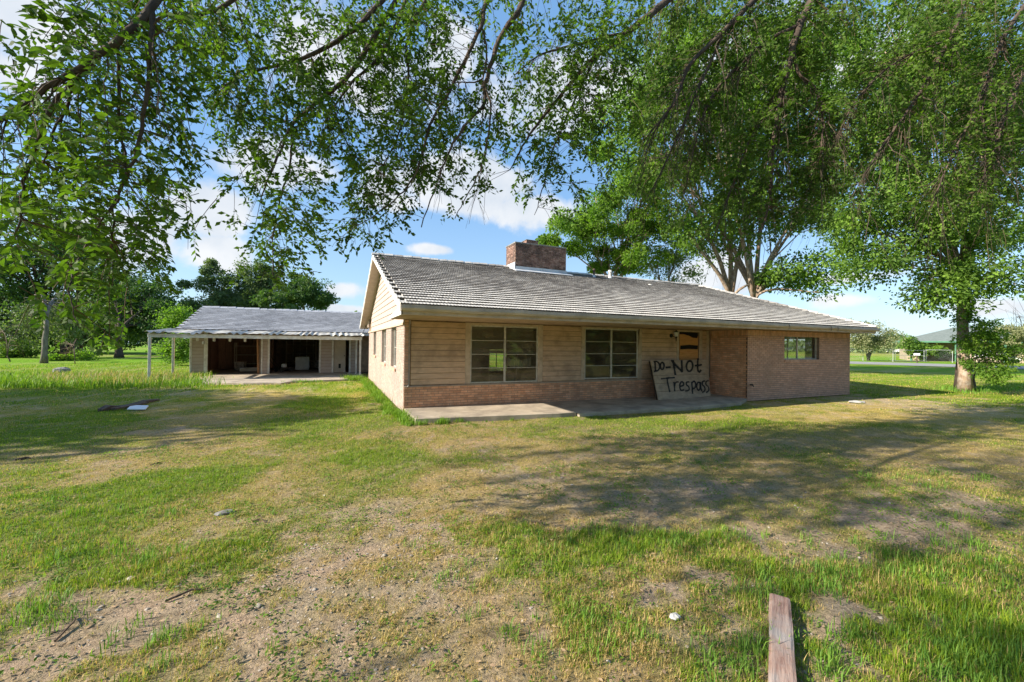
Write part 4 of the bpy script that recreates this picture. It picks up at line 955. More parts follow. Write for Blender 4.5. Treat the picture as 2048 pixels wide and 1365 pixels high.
def scatter(n, r0, r1, fn, name, label, cat, mat, keepf):
    a = RNG.uniform(-1, 1, n)+YAW; r = np.sqrt(RNG.uniform(r0*r0, r1*r1, n)); x = CX+np.sin(a)*r; y = CY+np.cos(a)*r
    k = keepf(x, y) & ~covered(x, y); x, y = x[k], y[k]; V, F = fn(x, y); np_mesh(name, V, F, mat, kind='stuff', label=label, cat=cat)
def octa(x, y):
    n = len(x); s_ = RNG.gamma(2.2, .0022, n)+.002; z = height(x, y)
    rot = RNG.uniform(0, 6.28, n); P = []
    for k in range(5):
        a = rot+k*1.2566; q = s_*RNG.uniform(.7, 1.2, n); P.append(np.stack([x+q*np.cos(a), y+q*np.sin(a), z+RNG.uniform(-.1, .5, n)*s_], -1))
    P.append(np.stack([x, y, z+s_*RNG.uniform(.5, 1., n)], -1))
    V = np.stack(P, 1).reshape(-1, 3); i = np.arange(n)[:, None]*6
    return V, np.concatenate([i+np.array([k, (k+1) % 5, 5]) for k in range(5)])
gravel_zone = [patch(*p) for p in [(720, 1130, 190, 110, 1.), (620, 1300, 220, 80, .9), (200, 1200, 260, 80, .4), (520, 1180, 200, 60, .6)]]
scatter(24000, 2., 9., octa, 'gravel', 'small stones and crumbs of soil scattered over the bare ground', 'gravel', M['pebble'], lambda x, y: RNG.random(len(x)) < .05+.95*field(x, y, gravel_zone)+.25*(1-lawn(x, y)[0]))
def chips(x, y):
    n = len(x); s_ = RNG.uniform(.008, .022, n); a = RNG.uniform(0, 6.28, n); z = height(x, y)+RNG.uniform(.004, .02, n); dx, dy = np.cos(a)*s_, np.sin(a)*s_; w_ = RNG.uniform(.25, .5, n)
    V = np.stack([np.stack([x-dx, y-dy, z+RNG.uniform(-.003, .006, n)], -1), np.stack([x-dy*w_, y+dx*w_, z+RNG.uniform(-.003, .006, n)], -1), np.stack([x+dx, y+dy, z+RNG.uniform(-.003, .01, n)], -1), np.stack([x+dy*w_, y-dx*w_, z], -1)], 1).reshape(-1, 3)
    return V, np.arange(n*4).reshape(n, 4)
scatter(40000, 2., 12., chips, 'leaf_litter', 'dry brown leaf scraps scattered through the grass', 'litter', M['litter'], lambda x, y: RNG.random(len(x)) < .25+.6*(1-lawn(x, y)[1]))

# ------------------------------------------------------------------ weeds
def clover(x, y):
    n = len(x); k = 9; X_ = np.repeat(x, k)+RNG.normal(0, .028, n*k); Y_ = np.repeat(y, k)+RNG.normal(0, .028, n*k); N_ = n*k; s_ = RNG.uniform(.007, .015, N_); a = RNG.uniform(0, 6.28, N_)
    Z_ = height(X_, Y_)+RNG.uniform(.008, .035, N_); dx, dy = np.cos(a)*s_, np.sin(a)*s_; t1, t2 = RNG.uniform(-.5, .7, N_)*s_, RNG.uniform(-.4, .4, N_)*s_
    V = np.stack([np.stack([X_-dx, Y_-dy, Z_-t1], -1), np.stack([X_-dy*.5, Y_+dx*.5, Z_+t2], -1), np.stack([X_+dx, Y_+dy, Z_+t1], -1), np.stack([X_+dy*.5, Y_-dx*.5, Z_-t2], -1)], 1).reshape(-1, 3)
    return V, np.arange(N_*4).reshape(N_, 4)
scatter(16000, 2., 9., clover, 'ground_weeds', 'small flat leaved weeds creeping over the bare soil', 'weeds', M['leaf_bright'], lambda x, y: (RNG.random(len(x)) < .10+1.1*np.clip(fbm(x, y, 1.6)-.47, 0, 1)*3))
G1, G2 = (.09, .20, .014), (.24, .36, .03); T1, T2 = (.36, .27, .10), (.48, .38, .18)
rw = random.Random(8)
sp_ = [(gnd(rw.uniform(-60, 400), rw.uniform(752, 776))) for _ in range(240)]; tall_clumps([(p_[0], p_[1], rw.uniform(.6, 1.3)) for p_ in sp_], 'weeds', 'bright green weeds growing in a band left of the garage', G1, G2, 40, .30, .32, .020)
sp_ = [(gnd(rw.uniform(90, 380), rw.uniform(752, 772))) for _ in range(90)]; tall_clumps([(p_[0], p_[1], rw.uniform(.7, 1.2)) for p_ in sp_], 'dry_weeds', 'straw coloured tall weeds among the green ones left of the garage', T1, T2, 34, .38, .3, .016)
sp_ = [(-.12-rw.random()*.35, rw.uniform(-.4, 10.5), rw.uniform(.35, .8)) for _ in range(150)]+[(rw.uniform(-.2, 1.1), -1.62-rw.random()*.12, rw.uniform(.3, .6)) for _ in range(24)]+[(rw.uniform(-.25, .0), rw.uniform(-1.6, -.1), rw.uniform(.4, .8)) for _ in range(26)]+[(rw.uniform(1.1, 3.2), -1.83-rw.random()*.12, rw.uniform(.15, .35)) for _ in range(14)]
tall_clumps(sp_, 'wall_weeds', 'fresh green grass growing long against the gable wall and porch corner', G1, (.24, .38, .03), 34, .30, .07, .010)
sp_ = [(rw.uniform(-8.6, -7.5), rw.uniform(11.8, 14.2), rw.uniform(.5, 1.)) for _ in range(40)]+[(rw.uniform(-3.6, -2.0), rw.uniform(9.3, 9.7), rw.uniform(.3, .6)) for _ in range(16)]+[(rw.uniform(-1.1, -.3), rw.uniform(9.6, 11.5), rw.uniform(.5, .9)) for _ in range(30)]
tall_clumps(sp_, 'garage_weeds', 'green weeds at the edge of the garage driveway', G1, G2, 34, .30, .18, .016)
bR = gnd(1925, 782); sp_ = [(bR[0]+rw.uniform(-1.2, 3.0), bR[1]+rw.uniform(-.8, .9), rw.uniform(.4, 1.)) for _ in range(60)]
tall_clumps(sp_, 'tree_base_weeds', 'bright weeds around the foot of the tree beyond the brick wing', G1, (.22, .40, .06), 34, .26, .22, .014)
sp_ = []
for (px, py, n_, sx, sy) in ((1850, 1120, 60, 260, 60), (1990, 1290, 70, 160, 90), (1650, 1160, 30, 140, 50), (1230, 1080, 40, 260, 26), (1640, 1290, 24, 90, 70), (1150, 1280, 24, 250, 70), (180, 1100, 24, 200, 40), (70, 1220, 14, 70, 40), (260, 1010, 20, 250, 50), (1830, 960, 14, 150, 20), (1480, 1320, 14, 60, 50), (900, 1170, 10, 100, 60), (300, 1290, 12, 200, 60)):
    for _ in range(n_):
        p_ = gnd(px+rw.gauss(0, .5)*sx, py+rw.gauss(0, .5)*sy); sp_.append((p_[0], p_[1], rw.uniform(.5, 1.15)))
sp_ = [q for q in sp_ if not covered(np.array([q[0]]), np.array([q[1]]))[0]]
tall_clumps(sp_, 'grass_tufts', 'longer bright green grass tufts rising out of the patchy yard', (.08, .19, .02), (.22, .36, .05), 26, .10, .05, .005)

# ------------------------------------------------------------------ trees
def leaf_quads(P, D, L, Wd):
    """rhombic leaves at P pointing along D, bent a little"""
    n = len(P); D = D/np.linalg.norm(D, axis=1, keepdims=True); r = RNG.normal(size=(n, 3)); S = np.cross(D, r); S /= np.linalg.norm(S, axis=1, keepdims=True)+1e-9; N = np.cross(D, S)
    L = L[:, None]; Wd = Wd[:, None]
    V = np.stack([P, P+D*L*.45+S*Wd/2-N*L*.06, P+D*L, P+D*L*.45-S*Wd/2-N*L*.06], 1)
    return V.reshape(-1, 3), np.arange(n*4).reshape(n, 4)
def bez(a, b_, c, d, n):
    t_ = np.linspace(0, 1, n)[:, None]; a, b_, c, d = (np.asarray(q, float) for q in (a, b_, c, d))
    return a*(1-t_)**3+3*b_*t_*(1-t_)**2+3*c*t_**2*(1-t_)+d*t_**3
def tree(name, label, base, blobs, nleaf, ls, leafm, barkm, r0=.3, fork=2.5, nclump=70, cr=.9, stems=1, group=None, cat='tree', limbs=True, crown='crown', droop=.3, spread=.25):
    """blobs: (px, py, distance, half width px, half height px) -> the crown's masses as real ellipsoids"""
    base = np.asarray(base, float); T = thing(name, label, cat, tuple(base), group=group)
    B = []
    for (px, py, z, rx, ry) in blobs:
        B.append((at(px, py, z), rx*z/FPX, rx*z/FPX*.85, ry*z/FPX))
    vol = np.array([b_[1]*b_[3] for b_ in B]); pick = RNG.choice(len(B), nclump, p=vol/vol.sum()); CP = []
    for i in pick:
        d = RNG.normal(size=3); d /= np.linalg.norm(d); q = RNG.random()**.42*(1.25 if RNG.random() < .2 else 1.); CP.append(B[i][0]+d*q*np.array(B[i][1:]))
    CP = np.array(CP)
    tops = []
    fk = base+np.array([0, 0, fork])
    for s_ in range(stems):
        off = np.array([math.cos(s_*2.4), math.sin(s_*2.4), 0])*r0*.8*(stems > 1)
        top = fk+off*3+RNG.normal(0, .12, 3)
        path = bez(base+off, base+off+[0, 0, fork*.4], top-[0, 0, fork*.3], top, 7)
        rr_ = [r0*(1.35-.0)]+[r0*(1-.05*i) for i in range(6)]
        path[1:-1, :2] += RNG.normal(0, r0*.12, (5, 2))
        MB().tube([p_-base for p_ in path], rr_, 12).build('trunk', M[barkm], T, smooth=True); tops.append((top, rr_[-1]))
    if limbs:
        tw = MB()
        for bi, (c, rx, ry, rz) in enumerate(B):
            top, rt = tops[bi % len(tops)]; v = c-top; ln = np.linalg.norm(v); e = c+np.array([0, 0, rz*.2])
            path = bez(top-[0, 0, .05], top+np.array([v[0]*.15, v[1]*.15, ln*.35]), c-v*.25+RNG.normal(0, .06*ln, 3), e, 9); kk = min(1., .25+rx/(3.*r0/.25)*.9); rs = np.linspace(rt*.72*kk, rt*.14*kk, 9)
            MB().tube([p_-base for p_ in path], list(rs), 8).build('limb', M[barkm], T, smooth=True)
            mine = CP[pick == bi]
            for q in mine:
                k = RNG.integers(3, 9); a = path[k]; m_ = (a+q)/2+RNG.normal(0, .08*np.linalg.norm(q-a)+.01, 3)+[0, 0, .12*np.linalg.norm(q-a)]
                tw.tube([a-base, m_-base, q-base], [max(rs[k]*.45, .015), max(rs[k]*.28, .01), .006], 4, False)
        tw.build('twigs', M[barkm], T, kind='stuff')
    w_ = RNG.gamma(3, 1/3., nclump); cnt = np.maximum(4, (nleaf*w_/w_.sum()).astype(int)); who = np.repeat(np.arange(nclump), cnt); n = len(who)
    d = RNG.normal(size=(n, 3)); d /= np.linalg.norm(d, axis=1, keepdims=True); rad = (cr*(.6+.7*RNG.random(nclump)))[who]*RNG.random(n)**.45
    P = CP[who]+d*rad[:, None]*np.array([1, 1, .62])
    n_s = int(n*spread*.5)
    D = d*.7+RNG.normal(0, .5, (n, 3))+np.array([0, 0, -droop])
    V, F = leaf_quads(P-base, D, ls*RNG.uniform(.6, 1.3, n), ls*.55*RNG.uniform(.6, 1.3, n))
    np_mesh(crown, V, F, M[leafm], T, kind='stuff')
    return T

tree('shade_tree', 'tall spreading many-stemmed tree rising behind the house roof', gnd(1490, 760)*[0, 0, 0]+np.array([23.4, 7.9, 0]),
     [(1640, 530, 26, 56, 46), (1570, 560, 26, 50, 22), (1400, 210, 27, 170, 100), (1560, 250, 28, 150, 120), (1300, 330, 26, 120, 80), (1480, 400, 27, 120, 60), (1620, 420, 27, 90, 70), (1370, 440, 26, 100, 50), (1590, 520, 26, 70, 40), (1260, 250, 27, 110, 90), (1480, 90, 28, 220, 90), (1640, 590, 25, 45, 26), (1440, 470, 27, 90, 50), (1600, 160, 27, 120, 90), (1660, 330, 27, 60, 70)],
     80000, .24, 'leaf_mid', 'bark_pale', r0=.30, fork=4.9, nclump=340, cr=1.2, stems=3)
tree('bright_tree', 'bright green bushy tree just behind the chimney', (17.5, 14.5, 0),
     [(1165, 455, 30, 62, 55), (1220, 500, 30, 90, 50), (1290, 480, 31, 70, 60), (1118, 490, 30, 38, 36), (1255, 420, 31, 90, 50), (1190, 400, 31, 40, 30), (1300, 350, 31, 90, 60)], 42000, .21, 'leaf_bright', 'bark_pale', r0=.22, fork=5.5, nclump=150, cr=.8)
tree('sparse_tree', 'darker open tree between the bright tree and the many-stemmed one', (22.5, 14.5, 0),
     [(1310, 520, 33, 60, 36), (1360, 500, 33, 50, 40), (1350, 550, 33, 60, 20)], 5000, .2, 'leaf_grey', 'bark_pale', r0=.16, fork=5.0, nclump=60, cr=.7)
TR = tree('yard_tree', 'ivy clad tree standing in bare soil beyond the brick wing', (23.3, -2.5, 0),
     [(1780, 480, 17, 90, 60), (1735, 530, 16.5, 60, 34), (1690, 440, 17, 50, 70), (1900, 130, 17.5, 160, 110), (1800, 290, 17, 120, 90), (1990, 300, 18, 110, 100), (1850, 430, 17, 100, 60), (1970, 460, 17, 90, 55), (1760, 400, 17, 70, 60), (1720, 240, 17, 70, 80), (1900, 560, 17, 44, 50), (1820, 540, 17, 55, 32), (2010, 560, 16, 60, 40), (1800, 585, 16.5, 34, 14), (1850, 600, 16.5, 40, 24), (1780, 330, 17, 90, 60), (2060, 180, 18, 110, 110), (1770, 120, 17, 120, 90)],
     88000, .155, 'leaf_mid', 'bark_pale', r0=.20, fork=4.4, nclump=380, cr=.85)
b0 = np.array([23.3, -2.5, 0])
MB().tube([p_-b0 for p_ in (b0+[.7, .35, 0], b0+[.62, .3, 1.2], b0+[.35, .2, 3.0], b0+[.3, .1, 4.3])], [.26, .2, .18, .14], 12).build('trunk', M['bark'], TR, smooth=True, label='shaded second stem')
MB().tube([p_-b0 for p_ in (b0+[1.9, .5, 0], b0+[1.8, .55, .7], b0+[1.65, .5, 1.3])], [.26, .22, .16], 10).build('stump', M['bark_pale'], TR, smooth=True)
n = 3000; hh = RNG.uniform(3.0, 5.8, n); an = RNG.uniform(0, 6.28, n); rd = RNG.uniform(.2, .62, n)*(.7+.3*np.sin(hh*3)); P = np.stack([rd*np.cos(an), rd*np.sin(an), hh], -1)
V, F = leaf_quads(P, RNG.normal(0, .5, (n, 3))+[0, 0, -.5], np.full(n, .09), np.full(n, .07)); np_mesh('ivy', V, F, M['leaf_mid'], TR, kind='stuff')
tree('sucker_bush', 'light green leafy sucker growth to the right of the ivy clad trunk', (24.9, -2.2, 0), [(1962, 672, 17, 42, 30), (1990, 715, 17, 44, 26), (1950, 705, 17, 26, 36), (1985, 745, 16.5, 20, 26), (2015, 735, 17, 26, 20)], 7500, .10, 'leaf_bright', 'twig', r0=.03, fork=1.0, nclump=70, cr=.35, stems=3, cat='bush')
# left group
tree('oak_tree', 'huge dark tree filling the far left edge behind the hanging branches', gnd(140, 708), [(60, 668, 48, 120, 22), (200, 668, 47, 80, 20), (330, 672, 50, 60, 18), (20, 500, 46, 110, 90), (130, 470, 46, 80, 60), (200, 520, 46, 80, 70), (250, 600, 45, 80, 60), (40, 620, 46, 100, 60), (140, 620, 46, 90, 50), (-80, 560, 46, 90, 110)], 52000, .36, 'leaf_dark', 'bark', r0=.55, fork=2.6, nclump=320, cr=1.6, stems=2)
tree('young_tree', 'slender grey trunked tree at the far left with low leaves', gnd(88, 727), [(60, 655, 36, 60, 26), (110, 640, 36, 50, 30), (20, 690, 36, 50, 16), (150, 660, 36, 30, 20)], 6000, .22, 'leaf_grey', 'bark_grey', r0=.17, fork=3.0, nclump=60, cr=.9)
tree('round_tree', 'medium tree with low hanging crown left of the lean-to', gnd(238, 716), [(250, 620, 42, 60, 50), (310, 600, 42, 50, 40), (300, 650, 42, 60, 26), (200, 650, 42, 40, 30)], 15000, .28, 'leaf_dark', 'bark', r0=.3, fork=2.2, nclump=110, cr=1.1)
tree('elm_tree', 'tall dusty green tree behind the left end of the garage roof', gnd(440, 705), [(430, 575, 52, 42, 46), (385, 620, 52, 40, 36), (450, 620, 52, 46, 30), (418, 545, 52, 16, 22)], 20000, .30, 'leaf_grey', 'bark', r0=.3, fork=3.5, nclump=110, cr=.9)
tree('elm_tree', 'broad grey green tree rising over the middle of the garage roof', gnd(530, 704), [(515, 560, 54, 44, 44), (550, 600, 54, 40, 34), (500, 610, 54, 40, 30), (535, 545, 54, 30, 26)], 20000, .30, 'leaf_grey', 'bark', r0=.35, fork=3.5, nclump=110, cr=.9)
tree('elm_tree', 'darker rounded tree over the garage roof nearest the house gable', gnd(610, 704), [(605, 580, 50, 44, 30), (590, 605, 50, 60, 24), (640, 600, 50, 24, 18)], 15000, .30, 'leaf_dark', 'bark', r0=.3, fork=3.5, nclump=80, cr=.9)
tree('small_tree', 'light green small tree beside the left end of the garage', gnd(365, 722), [(350, 640, 30, 30, 26), (370, 690, 28, 22, 40), (345, 700, 28, 18, 26)], 7000, .17, 'leaf_mid', 'bark', r0=.1, fork=1.4, nclump=70, cr=.6)
tree('low_bush', 'rounded bright bush under the dark trees on the left', gnd(150, 728), [(150, 716, 33, 36, 11), (120, 722, 32, 20, 8)], 5000, .16, 'leaf_bright', 'twig', r0=.03, fork=.3, nclump=50, cr=.5, cat='bush')
tree('low_bush', 'loose green bush among the trunks at the left edge', gnd(20, 724), [(15, 700, 36, 30, 20), (40, 712, 36, 22, 10)], 4000, .18, 'leaf_mid', 'twig', r0=.04, fork=.5, nclump=45, cr=.5, cat='bush')
tree('hidden_yard_tree', 'tree standing left of the lawn whose shade lies across it', (-20.5, 4.4, 0), [(0, 0, 1, 1, 1)], 10, .2, 'leaf_dark', 'bark', nclump=2, limbs=False) if False else None
# right side, far
tree('olive_tree', 'grey green many-stemmed small tree by the fence across the road', gnd(1737, 722), [(1740, 668, 58, 42, 26), (1715, 660, 58, 22, 22), (1770, 675, 58, 24, 20), (1740, 690, 58, 30, 12)], 6500, .26, 'leaf_olive', 'bark_grey', r0=.11, fork=1.5, nclump=80, cr=.9, stems=5)
tree('porch_shrub', 'reddish green shrub at the corner of the green roofed house', gnd(1812, 720), [(1822, 688, 62, 20, 14), (1838, 700, 62, 16, 14), (1815, 678, 62, 14, 8)], 3000, .3, 'leaf_mid', 'twig', r0=.06, fork=.8, nclump=40, cr=.6, cat='bush')
tree('porch_shrub', 'rounded shrub between the posts of the green roofed house', gnd(1865, 720), [(1862, 700, 62, 22, 14), (1900, 706, 62, 12, 10)], 2600, .3, 'leaf_mid', 'twig', r0=.06, fork=.5, nclump=36, cr=.6, cat='bush')
tree('autumn_shrub', 'brownish tree standing by the right end of the green roofed house', gnd(2045, 722), [(2040, 672, 50, 30, 26), (2060, 690, 50, 26, 20)], 4000, .28, 'leaf_olive', 'bark', r0=.1, fork=1.5, nclump=45, cr=.7)
tree('far_tree', 'small round tree beyond the white warehouse across the road', gnd(1785, 703.5), [(1787, 674, 230, 16, 8), (1775, 680, 230, 12, 6)], 1500, 1.0, 'leaf_dark', 'bark', r0=.3, fork=3, nclump=30, cr=2.)
# tree line on the horizon
def treeline():
    n = 44000; a = RNG.uniform(-3.1416, 3.1416, n); r = RNG.uniform(190, 260, n); hh = (5.5+4.5*fbm(a*40, a*0, .25)+3*fbm(a*200, a*0, .3))
    side = np.where((a > .95) & (a < 1.6), .55, 1.)
    hh = hh*np.where((a > -.7) & (a < .2), 1.5, 1.); z = hh*side*RNG.random(n)**.7; P = np.stack([CX+r*np.sin(a), CY+r*np.cos(a), z], -1)
    V, F = leaf_quads(P, RNG.normal(0, .6, (n, 3))+[0, 0, -.3], RNG.uniform(1.2, 2.6, n), RNG.uniform(.9, 2., n)); np_mesh('distant_trees', V, F, M['leaf_grey'], kind='stuff', label='low line of distant trees along the horizon', cat='trees')
treeline()
# a tree standing left of the picture: its shade is the band across the left lawn
def solid_tree(x, y, h, r, label, lo=.62):
    T = thing('shade_tree', label, 'tree', (x, y, 0)); MB().tube([(0, 0, 0), (0, .05, h*.25), (.1, 0, h*.5)], [.3, .22, .12], 10).build('trunk', M['bark'], T)
    n = 13000; d = RNG.normal(size=(n, 3)); d /= np.linalg.norm(d, axis=1, keepdims=True); q = RNG.random(n)**.4; P = d*q[:, None]*np.array([r, r, h*(.98-lo)])+[0, 0, h*lo]
    P += .35*np.sin(P[:, ::-1]*2.1)
    V, F = leaf_quads(P, RNG.normal(0, .5, (n, 3)), np.full(n, .30), np.full(n, .19)); np_mesh('crown', V, F, M['leaf_dark'], T, kind='stuff')
    for k in range(6): a = k*1.05; MB().tube([(.1, 0, h*.35), (r*.35*math.cos(a), r*.35*math.sin(a), h*.5), (r*.8*math.cos(a), r*.8*math.sin(a), h*.65)], [.1, .07, .02], 6).build('limb', M['bark'], T)
solid_tree(-17.8, 3.0, 8.6, 4.2, 'leafy tree standing left of the lawn whose shade falls across the grass')
for i_, (x_, y_) in enumerate(((-9, -30), (1, -34), (12, -31), (22, -25), (31, -17))): solid_tree(x_, y_, 11, 5.2, lo=.52, label=('leafy tree across the yard opposite the house front, reflected in its windows', 'second of the leafy trees facing the house front', 'third of the leafy trees facing the house front', 'fourth of the leafy trees facing the house front', 'last of the leafy trees facing the house front')[i_])
for i_, (x_, y_) in enumerate(((13, -16), (18, -14.5), (8.5, -18.5))): solid_tree(x_, y_, 4.6, 2.6, ('dense rounded bush facing the front windows', 'dense rounded bush beyond the first, facing the brick wing', 'dense rounded bush short of the others, facing the front windows')[i_], lo=.5)
solid_tree(-22.0, 7.0, 9.0, 3.4, 'second leafy tree standing left of the lawn, farther back than the first')

# ------------------------------------------------------------------ across the road
rp = [(1690, 723.2, 728), (1912, 728.2, 734), (2040, 733, 739)]
up_, lo_ = [gnd(a, b_) for a, b_, c in rp], [gnd(a, c) for a, b_, c in rp]
du = (up_[0]-up_[2]); du /= np.linalg.norm(du)
A, B_, C_, D_ = up_[0]+du*160, up_[2]-du*200, lo_[2]-du*200, lo_[0]+du*160
MB().add([(p_[0], p_[1], .03) for p_ in (D_, C_, lo_[1]*0+C_, B_, up_[1]*0+B_, A)][:2]+[(B_[0], B_[1], .03), (A[0], A[1], .03)], [(0, 1, 2, 3)]).build('road', M['asphalt'], None, kind='structure')
def fence(pts, label, h=1.75):
    T = thing('chain_link_fence', label, 'fence', tuple(pts[0])); o = np.array(pts[0])
    for p_ in pts: MB().tube([p_-o, p_-o+[0, 0, h]], .035, 6).build('post', M['wire'], T)
    for a, b_ in zip(pts[:-1], pts[1:]):
        MB().tube([a-o+[0, 0, h-.03], b_-o+[0, 0, h-.03]], .025, 6).build('rail', M['wire'], T)
    mb_ = MB()
    for a, b_ in zip(pts[:-1], pts[1:]):
        L_ = np.linalg.norm(b_-a); n_ = int(L_/.3)
        for k in range(n_):
            for s_ in (0, 1):
                p_ = a-o+(b_-a)*k/n_+[0, 0, (h-.06)*s_+.03]; q = a-o+(b_-a)*min(1, (k+h/.3)/n_)+[0, 0, (h-.06)*(1-s_)+.03]; mb_.tube([p_, q], .004, 3, False)
    mb_.build('wire_mesh', M['wire'], T, kind='stuff')
fp = [gnd(x, y) for x, y in ((1660, 720.5), (1726, 722), (1786, 724))]; fence(fp, 'chain link fence left of the gate across the road')
fp2 = [gnd(x, y) for x, y in ((1852, 724.5), (1905, 726), (1958, 727), (2012, 728.5), (2090, 731))]; fence(fp2, 'chain link fence in front of the green roofed house')
g0, g1 = gnd(1790, 724), gnd(1848, 724.5); T = thing('wire_gate', 'wire farm gate closing the gap between the two fences across the road', 'gate', tuple(g0))
gf = MB(); dg = g1-g0
for z in (.15, .9, 1.62): gf.tube([[0, 0, z], dg+[0, 0, z]], .025, 6)
gf.tube([[0, 0, .1], [0, 0, 1.7]], .04, 6); gf.tube([dg+[0, 0, .1], dg+[0, 0, 1.7]], .04, 6); gf.build('frame', M['wire'], T)
p_ = gnd(1834, 726.5); T = thing('mailbox', 'white mailbox on a dark post beside the road', 'mailbox', tuple(p_), .2)
MB().tube([(0, 0, 0), (0, 0, 1.0)], .06, 8).build('post', M['bark'], T)
q = [(-.12, 1.0), (.12, 1.0), (.12, 1.16), (.07, 1.25), (-.07, 1.25), (-.12, 1.16)]; MB().add([(x, -.3, z) for x, z in q]+[(x, .3, z) for x, z in q], [tuple(range(6)), tuple(range(6, 12))[::-1]]+[(i, 6+i, 6+(i+1) % 6, (i+1) % 6) for i in range(6)]).build('letter_box', M['far_white'], T)
# green roofed house
P0 = gnd(1818, 721.3); P1 = at(2048, 690, 62); _d = ray(1800, 700); ang = math.atan2(-_d[0], _d[1])+.10
NB = thing('ranch_house', 'stone and green trimmed house with a hipped grey roof across the road', 'house', tuple(P0), ang)
W_, Dp, hE, hR = 26., 11., 3.05, 5.3
MB().add([(-.9, -.9, hE), (W_+.9, -.9, hE), (W_+.9, Dp+.9, hE), (-.9, Dp+.9, hE), (5.6, Dp/2, hR), (W_-5.6, Dp/2, hR), (-.9, -.9, hE-.02), (W_+.9, -.9, hE-.02), (W_+.9, Dp+.9, hE-.02), (-.9, Dp+.9, hE-.02)], [(0, 1, 5, 4), (1, 2, 5), (2, 3, 4, 5), (3, 0, 4), (9, 8, 7, 6)]).build('roof', M['far_roof'], NB)
MB().box(-.95, W_+.95, -.98, -.9, hE-.22, hE+.02).build('fascia', M['green_trim'], NB); MB().box(-.98, -.9, -.9, Dp+.9, hE-.22, hE+.02).build('fascia', M['green_trim'], NB)
MB().box(0, 1.5, 1.8, Dp, 0, hE-.02).box(1.5, 5.2, 1.8, 2.0, 0, hE-.02).box(5.2, W_, 1.6, Dp, 0, hE-.02).build('wall', M['far_stone'], NB)
for x in (0.2, 5.0, 9.8, 15.4, 21.0): MB().box(x-.12, x+.12, -.55, -.3, 0, hE-.23).build('porch_post', M['green_trim'], NB)
for (x, z0, z1, w__) in ((2.2, .9, 2.2, 1.6), (7.0, 1., 2.2, 1.8), (12.5, .9, 2.3, 3.), (18, .9, 2.2, 2.)):
    f_ = MB().box(x-.06, x+w__+.06, 1.50 if x > 5 else 1.72, 1.58 if x > 5 else 1.79, z0-.06, z1+.06).build('window', M['far_white'], NB); MB().box(x, x+w__, 1.47 if x > 5 else 1.69, 1.495 if x > 5 else 1.715, z0, z1).build('pane', M['dark_glass'], f_)
MB().box(5.2, 9.4, -.2, 1.0, 0, .75).build('planter_wall', M['far_stone'], NB); MB().box(15.4, 21, -.2, 0, 0, .8).build('planter_wall', M['far_stone'], NB)
cp = at(1992, 712, 60); cr = thing('parked_car', 'white car parked behind the fence by the green roofed house', 'car', (cp[0], cp[1], 0), ang)
prof = [(-2.2, .35), (2.2, .35), (2.25, .75), (1.35, .88), (.75, 1.38), (-.9, 1.42), (-1.6, .98), (-2.25, .9)]
MB().add([(x, -.85, z) for x, z in prof]+[(x, .85, z) for x, z in prof], [tuple(range(8)), tuple(range(8, 16))[::-1]]+[(i, 8+i, 8+(i+1) % 8, (i+1) % 8) for i in range(8)]).build('body', M['car_paint'], cr, .08)
MB().add([(-1.3, -.862, .98), (1.1, -.862, .95), (.68, -.80, 1.3), (-.85, -.80, 1.33)], [(0, 1, 2, 3)]).build('side_window', M['dark_glass'], cr)
for x in (-1.35, 1.4): MB().tube([(x, -.9, .33), (x, -.65, .33)], .33, 14).build('wheel', M['rubber'], cr)
c0, c1 = at(1688, 700, 262), at(1802, 702, 250); v = c1-c0; WH = thing('warehouse', 'long low white metal building far across the field', 'building', (c0[0], c0[1], 0), math.atan2(v[1], v[0])); Lw = math.hypot(v[0], v[1])
MB().box(0, Lw, 0, 18, 0, 5.9).build('wall', M['far_white'], WH)
MB().add([(-.3, -.3, 5.9), (Lw+.3, -.3, 5.9), (Lw+.3, 18.3, 5.9), (-.3, 18.3, 5.9), (-.3, 9, 7.2), (Lw+.3, 9, 7.2)], [(0, 1, 5, 4), (2, 3, 4, 5), (0, 4, 3), (1, 2, 5), (0, 3, 2, 1)]).build('roof', M['zinc'], WH)
MB().box(15.5, 18.8, -.05, .0, 0, 4.).build('door', M['dark_glass'], WH)
tk = gnd(258, 692.6); PT = thing('fuel_tank', 'long white tank lying at the far edge of the left field', 'tank', tuple(tk), .1)
MB().tube([(-2.1, 0, .75), (-1.95, 0, .75), (-1.7, 0, .75), (1.7, 0, .75), (1.95, 0, .75), (2.1, 0, .75)], [.1, .36, .46, .46, .36, .1], 14).build('body', M['far_white'], PT, smooth=True)
for x in (-1.2, 1.2): MB().box(x-.12, x+.12, -.35, .35, 0, .36).build('foot', M['grey_stone'], PT)
fence([gnd(x, y) for x, y in ((-20, 694), (60, 694.4), (120, 694.9), (186, 695.4), (260, 696), (330, 696.6), (420, 697.4))], 'wire fence along the far edge of the left field', 1.4)

